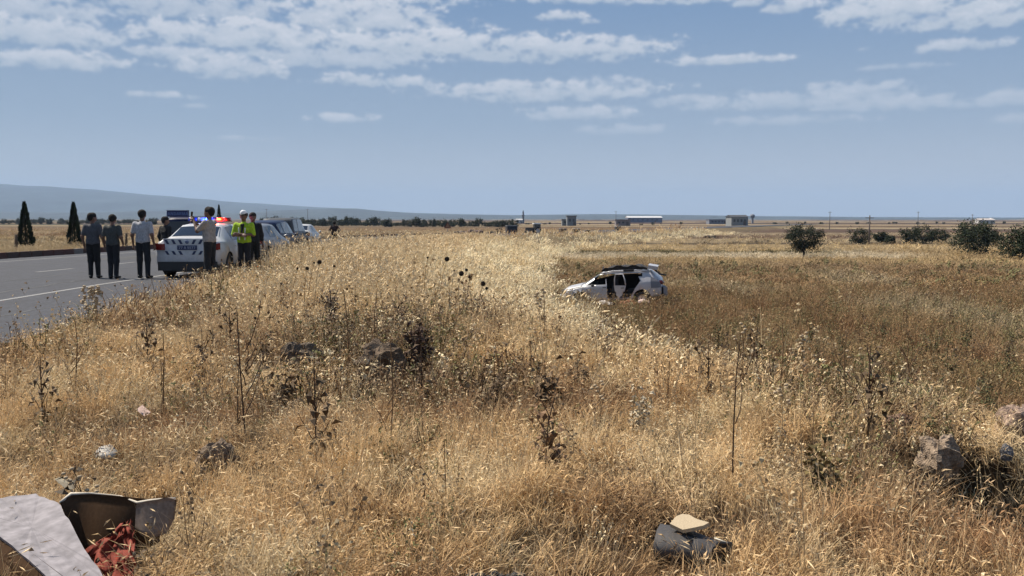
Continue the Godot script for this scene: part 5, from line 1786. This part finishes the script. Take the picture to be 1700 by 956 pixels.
func build_plants() -> void:
	rng.seed = 99
	var pm := grass_mat("dry stems", .15)
	var dark := Color(.045, .035, .03)
	var stem := Color(.16, .11, .065)
	# globe thistles: [u, v of the head, distance, radius px]
	var globes := [[742, 430, 15.5, 4.3], [766, 454, 15.0, 4.6], [774.5, 448, 15.6, 2.8], [780.5, 459, 14.8, 4.0], [802, 471, 14.6, 4.6], [808, 478.5, 14.8, 2.8], [836, 494, 15.0, 2.8], [905.5, 527.5, 13.0, 2.9], [929.5, 526.5, 13.0, 3.4], [947, 564.5, 12.4, 2.8], [975.5, 591, 11.6, 3.4], [985.5, 609.5, 11.2, 3.2], [530.5, 435, 14.0, 4.0], [510, 445.5, 14.0, 3.2], [494, 445.5, 14.2, 2.2], [521.5, 436, 14.4, 1.8], [710, 427.5, 16.0, 2.0], [424, 528, 10.5, 2.6], [555, 441.5, 14.4, 2.4], [770, 522, 13.0, 2.0], [754, 449, 15.4, 1.6]]
	var names := ["largest dark globe thistle standing alone above the cluster on the bank", "big globe thistle, leftmost of the four heads close together", "small globe thistle head peeping over the big heads of the cluster", "globe thistle with a smaller head fused on, inside the close cluster", "big globe thistle at the lower end of the cluster, leaning right", "small globe thistle touching the big leaning one", "single small globe thistle down the bank from the cluster", "small globe thistle in the pale grass below the nose of the wreck", "second globe thistle below the nose of the wreck, a little larger", "lone globe thistle among the dark green weeds below the wreck", "globe thistle low on the bank, upper of a pair", "globe thistle low on the bank, lower of a pair", "large globe thistle at the crest in front of the white foremost car", "globe thistle just left of the large one at the crest", "small globe thistle left of the crest pair", "tiny globe thistle touching the large one at the crest", "tiny globe thistle left of the largest lone thistle", "small globe thistle on the road side of the bank", "small globe thistle right of the large one at the crest", "small dark thistle low at the foot of the leaning stems", "tiniest thistle bud between lone thistle and cluster"]
	var gm := mat("globe thistle", lin(.022, .016, .014), .95)
	for i in globes.size():
		var g: Array = globes[i]
		var dir := Vector3((g[0] - 850) / FOCAL, -(g[1] - 478) / FOCAL, -1).rotated(Vector3.RIGHT, pitch)
		var head: Vector3 = EYE + dir * (g[2] / -dir.z)
		var lean := -rng.randf_range(.02, .18)
		var foot := ground(head.x + lean, -head.z)
		if head.y - foot.y < .15: foot.y = head.y - .3
		var o := thing("globe_thistle", names[i], "thistle", foot, 0, "globe thistles on the bank")
		var st := begin(true)
		stalk(st, Vector3(0, -.05, 0), head - foot, .006, -.03, Color(.15, .10, .06))
		obj("stem", done(st), pm, o)
		var r: float = g[3] / FOCAL * g[2]
		st = begin(false)
		var a := head - foot
		for k in 90:
			var y := 1.0 - 2.0 * (k + .5) / 90
			var ph := k * 2.39996
			var n := Vector3(cos(ph) * sqrt(1 - y * y), y, sin(ph) * sqrt(1 - y * y))
			var s := n.cross(Vector3(.3, .9, .2)).normalized() * r * .2
			var t := n.cross(s).normalized() * r * .2
			tri(st, a + n * r * .55 + s, a + n * r * .55 - s, a + n * r * 1.08)
			tri(st, a + n * r * .55 + t, a + n * r * .55 - t, a + n * r * 1.08)
		lathe(st, [[.001, -r * .8], [r * .6, -r * .5], [r * .8, 0], [r * .6, r * .5], [.001, r * .8]], 10, Basis(), a)
		obj("flower_head", done(st), gm, o)
	# tall stalks: foot picked on the ground, height in metres
	var branchy := func(called: String, label: String, u: float, d: float, h: float, n: int, c: Color, lw: float, caps := false, leafy := 0, lc := Color(.1, .08, .05)) -> void:
		var at := ground((u - 850) / FOCAL * d, d)
		var o := thing(called, label, "plant", at)
		var st := begin(true)
		stalk(st, Vector3(0, -.05, 0), Vector3(rng.randf_range(-.05, .05), h, 0), lw, rng.randf_range(-.03, .03), c)
		var tips := [Vector3(0, h, 0)]
		for i in n:
			var y := h * rng.randf_range(.12, .75)
			var a := rng.randf() * TAU
			var l := h * rng.randf_range(.18, .42)
			var tip := Vector3(cos(a) * l * .55, y + l, sin(a) * l * .55)
			stalk(st, Vector3(0, y, 0), tip, lw * .6, .02, c)
			tips.append(tip)
		obj("stem", done(st), pm, o)
		if caps:
			var cs := .004 + .0018 * d
			for t in tips:
				for k in 1 + n / 4:
					var p: Vector3 = t - Vector3(0, k * .05 * h, 0) + Vector3(rng.randf_range(-.03, .03), 0, rng.randf_range(-.03, .03)) * (1 if k else 0)
					st = begin(true)
					st.set_color(Color(.36, .28, .19))
					lathe(st, [[.001, -.7 * cs], [.8 * cs, -.4 * cs], [cs, .1 * cs], [.6 * cs, .6 * cs], [.001, .7 * cs]], 8, Basis(), p)
					obj("seed_head", done(st), pm, o)
		if leafy > 0:
			st = begin()
			for i in leafy:
				var t: Vector3 = tips[rng.randi() % tips.size()]
				var p := Vector3(0, t.y * .4, 0).lerp(t, rng.randf()) + Vector3(rng.randfn(), rng.randfn(), rng.randfn()) * .03
				var g := rng.randf_range(.6, 1.5)
				leaf(st, p, rng.randf_range(.03, .07) * (1 + h * .5), .025 * (1 + h * .4), lc * g, 1.0)
			obj("leaves", done(st), pm, o)
	var brown := Color(.065, .042, .03)
	var tan_ := Color(.21, .15, .09)
	branchy.call("dark_stalk", "tall dark branching stalk behind the half buried boulder", 403, 6.3, .95, 7, brown, .007)
	branchy.call("dark_stalk", "second dark stalk close beside the tall dark branching one", 388, 6.5, .6, 4, brown, .005)
	branchy.call("dark_stalk", "dark spreading dead bush with many bare stems at the bottom middle", 912, 5.0, .52, 14, brown, .0055, false, 70, Color(.16, .10, .06))
	branchy.call("dark_stalk", "single thin dark stalk above the grey trim piece", 1226, 5.15, .95, 2, brown, .0055)
	branchy.call("dark_stalk", "thin brown stalk rising above the angular boulder", 622, 9.2, .95, 2, Color(.12, .075, .045), .007)
	branchy.call("dark_stalk", "crooked brown stalk left of the angular boulder", 577, 9.3, .9, 3, Color(.12, .075, .045), .008)
	branchy.call("withered_bush", "dense dark reddish brown withered bush right of the angular boulder", 690, 9.0, .62, 16, Color(.06, .035, .028), .008, false, 420, Color(.07, .045, .035))
	branchy.call("withered_bush", "grey brown withered bush at the crest of the bank left of the middle", 545, 12.5, .7, 14, Color(.08, .055, .04), .01, false, 300, Color(.15, .11, .08))
	branchy.call("mullein_stalk", "tallest mullein with pale cups standing in the field right of the wreck", 1411, 13.0, 1.75, 6, tan_, .013, true, 90, Color(.20, .17, .10))
	branchy.call("mullein_stalk", "thin bare mullein with one pale cup on the lower bank", 1232, 8.9, .62, 4, Color(.13, .085, .05), .009, true)
	branchy.call("mullein_stalk", "bushy mullein with clustered pale cups between the two tall ones", 1333, 9.8, .85, 8, tan_, .010, true, 160, Color(.26, .21, .13))
	branchy.call("mullein_stalk", "bundle of bare reddish stems behind the sandy boulder", 1515, 7.9, .72, 12, Color(.15, .085, .05), .006)
	branchy.call("weed_plant", "dark leafy weed in the lower right corner beyond the trim piece", 1380, 4.9, .38, 8, brown, .004, false, 160, Color(.13, .10, .045))
	branchy.call("weed_plant", "grey leafy weed in front of the broken box", 118, 4.35, .36, 7, brown, .004, true, 26, Color(.10, .08, .06))
	branchy.call("weed_plant", "pale leafy weed with silvery leaves in the middle of the slope", 1062, 6.3, .40, 9, tan_, .005, false, 120, Color(.36, .31, .23))
	branchy.call("weed_plant", "pale wild oat tuft standing against the asphalt", 150, 13.4, .62, 12, Color(.40, .33, .22), .006, true, 60, Color(.42, .36, .26))
	# upright dark docks in the field
	var docks := [[1130, 20.0, .85], [1157, 19.5, .95], [1196, 24.0, .9], [1262, 20.5, .8], [1354, 17.0, .9], [1371, 18.0, .85], [1402, 19.0, .7], [1293, 18.5, .65], [1525, 19.0, .8], [1570, 18.5, .6], [1680, 21.0, .7], [1545, 12.8, .75], [1640, 11.0, .9], [962, 17.0, .95], [945, 16.5, .7], [1040, 16.0, .7], [1350, 27.0, .9], [1472, 26.0, .8], [1610, 25.0, .8], [1240, 15.0, .6], [1110, 15.5, .8], [1080, 18.0, .75]]
	for q in docks:
		branchy.call("dock_plant", "%s upright %s dock plant in the dry field %s" % ["tall" if q[2] >= .85 else ("short" if q[2] < .72 else "middling"), ["greenish", "brownish"][int(q[0]) % 2], "below the wreck" if q[0] < 1100 else ("left of the tallest mullein" if q[0] < 1411 else "right of the tallest mullein")], q[0], q[1], q[2], 5, Color(.07, .05, .03), .009, false, 110, [Color(.075, .075, .035), Color(.085, .06, .04)][int(q[0]) % 2])
	# more dry stalks strewn over the bank: a few kinds, each copied
	var kinds := []
	var words := ["thin forked brown stalk", "dark many branched stalk", "pale capped dry stalk", "low bushy dead weed"]
	branchy.call("dry_stalk", "", 600, 8.0, .6, 3, Color(.13, .085, .05), .005)
	branchy.call("dry_stalk", "", 700, 9.0, .55, 9, brown, .005, false, 40, Color(.10, .07, .045))
	branchy.call("dry_stalk", "", 1000, 9.0, .6, 4, tan_, .005, true)
	branchy.call("dry_stalk", "", 800, 7.0, .36, 12, brown, .004, false, 140, Color(.13, .09, .055))
	for o in get_children():
		if str(o.name).begins_with("dry_stalk"): kinds.append(o)
	var spots := [[470, 7.4, 3], [330, 8.8, 1], [260, 7.2, 0], [560, 7.0, 0], [760, 8.2, 3], [830, 7.6, 3], [905, 7.2, 3], [960, 8.0, 3], [860, 8.9, 1], [700, 7.4, 1], [1000, 6.4, 2], [1110, 7.0, 0], [1180, 7.6, 1], [1290, 7.2, 0], [1310, 6.2, 2], [1420, 7.0, 0], [1450, 6.2, 1], [1600, 5.4, 0], [1360, 5.6, 0], [640, 6.0, 0], [520, 5.6, 1], [430, 9.5, 3], [480, 10.5, 3], [560, 10.2, 3], [380, 10.0, 1], [300, 11.0, 0], [660, 12.0, 1], [720, 13.0, 0], [590, 14.0, 1], [470, 13.5, 0], [820, 12.0, 0], [900, 11.0, 2], [240, 9.0, 1], [110, 8.0, 0], [60, 6.6, 1], [1010, 9.6, 3], [1120, 10.5, 3], [1200, 10.0, 3], [1330, 12.0, 3], [1260, 8.6, 1], [1480, 10.0, 3], [1580, 9.6, 1], [1620, 13.0, 3], [1440, 15.0, 3]]
	for i in spots.size():
		var q: Array = spots[i]
		var at := ground((q[0] - 850) / FOCAL * q[1], q[1], -.03)
		var k := rng.randf_range(.7, 1.35)
		var text: String = ("short " if k < .95 else ("tall " if k > 1.15 else "")) + words[q[2]] + " " + beside(at)
		dup(kinds[q[2]], "dry_stalk", at, rng.randf() * TAU, k, text, "plant", "dry stalks on the bank")
	# more docks out in the field, copied from the first ones
	var first := []
	for o in get_children():
		if str(o.name).begins_with("dock_plant"): first.append(o)
	for i in 46:
		var d := rng.randf_range(13.0, 33.0)
		if d > 26.0 and i % 2 == 0: d -= 10.0
		var u := rng.randf_range(1120 if d > 24.0 else 1040, 1690)
		var at := ground((u - 850) / FOCAL * d, d, -.03)
		var src: Node3D = first[rng.randi() % first.size()]
		var k := rng.randf_range(.55, 1.05)
		dup(src, "dock_plant", at, rng.randf() * TAU, k, ("small" if k < .75 else ("sturdy" if k > .92 else "slim")) + " dark dock plant in the dry field " + beside(at), "plant")
	for k in 4: tag(kinds[k], words[k] + " standing by itself amid the grass", "plant", "dry stalks on the bank")
	for o in get_children():
		if str(o.name).begins_with("dock_plant"): o.set_meta("group", "dock plants in the dry field")

func build_all_things() -> void:
	build_trees()
	build_far()
	build_debris()
	build_cars()
	build_wreck()
	build_people()
	build_plants()
	rng.seed = 20


func _ready() -> void:
	rng.seed = 20
	na.seed = 3; na.frequency = 0.16; na.fractal_octaves = 3
	nb.seed = 9; nb.frequency = 0.42; nb.fractal_octaves = 3
	nc.seed = 14; nc.frequency = 0.011; nc.fractal_octaves = 5
	# camera
	var cam := Camera3D.new()
	cam.name = "camera"
	cam.position = EYE
	cam.rotation.x = pitch
	cam.fov = rad_to_deg(2.0 * atan(478.0 / FOCAL))
	cam.near = 0.1
	cam.far = 30000
	add_child(cam)
	cam.current = true
	# sky, air, exposure
	var we := WorldEnvironment.new()
	we.name = "world_environment"
	var env := Environment.new()
	env.background_mode = Environment.BG_SKY
	env.sky = build_sky()
	env.background_energy_multiplier = 1.0
	env.tonemap_mode = Environment.TONE_MAPPER_LINEAR
	env.tonemap_exposure = 1.65
	env.fog_enabled = true
	env.fog_density = 0.000095
	env.fog_light_color = c8(162, 189, 224)
	env.sdfgi_enabled = true
	env.ssao_enabled = true
	env.ssil_enabled = true
	we.environment = env
	add_child(we)
	# the sun stands high ahead on the left, so that things show their shaded sides
	var sun := DirectionalLight3D.new()
	sun.name = "sun"
	sun.light_energy = 1.6
	sun.light_color = Color(1.0, .955, .88)
	sun.light_angular_distance = 0.5
	sun.shadow_enabled = true
	var az := deg_to_rad(-62.0)     # from straight ahead towards the left
	var el := deg_to_rad(54.0)
	var to_sun := Vector3(sin(az) * cos(el), sin(el), -cos(az) * cos(el))
	add_child(sun)
	sun.look_at_from_position(to_sun * 100, Vector3.ZERO)
	build_ground()
	build_road()
	build_hills()
	build_all_things()
	build_grass()
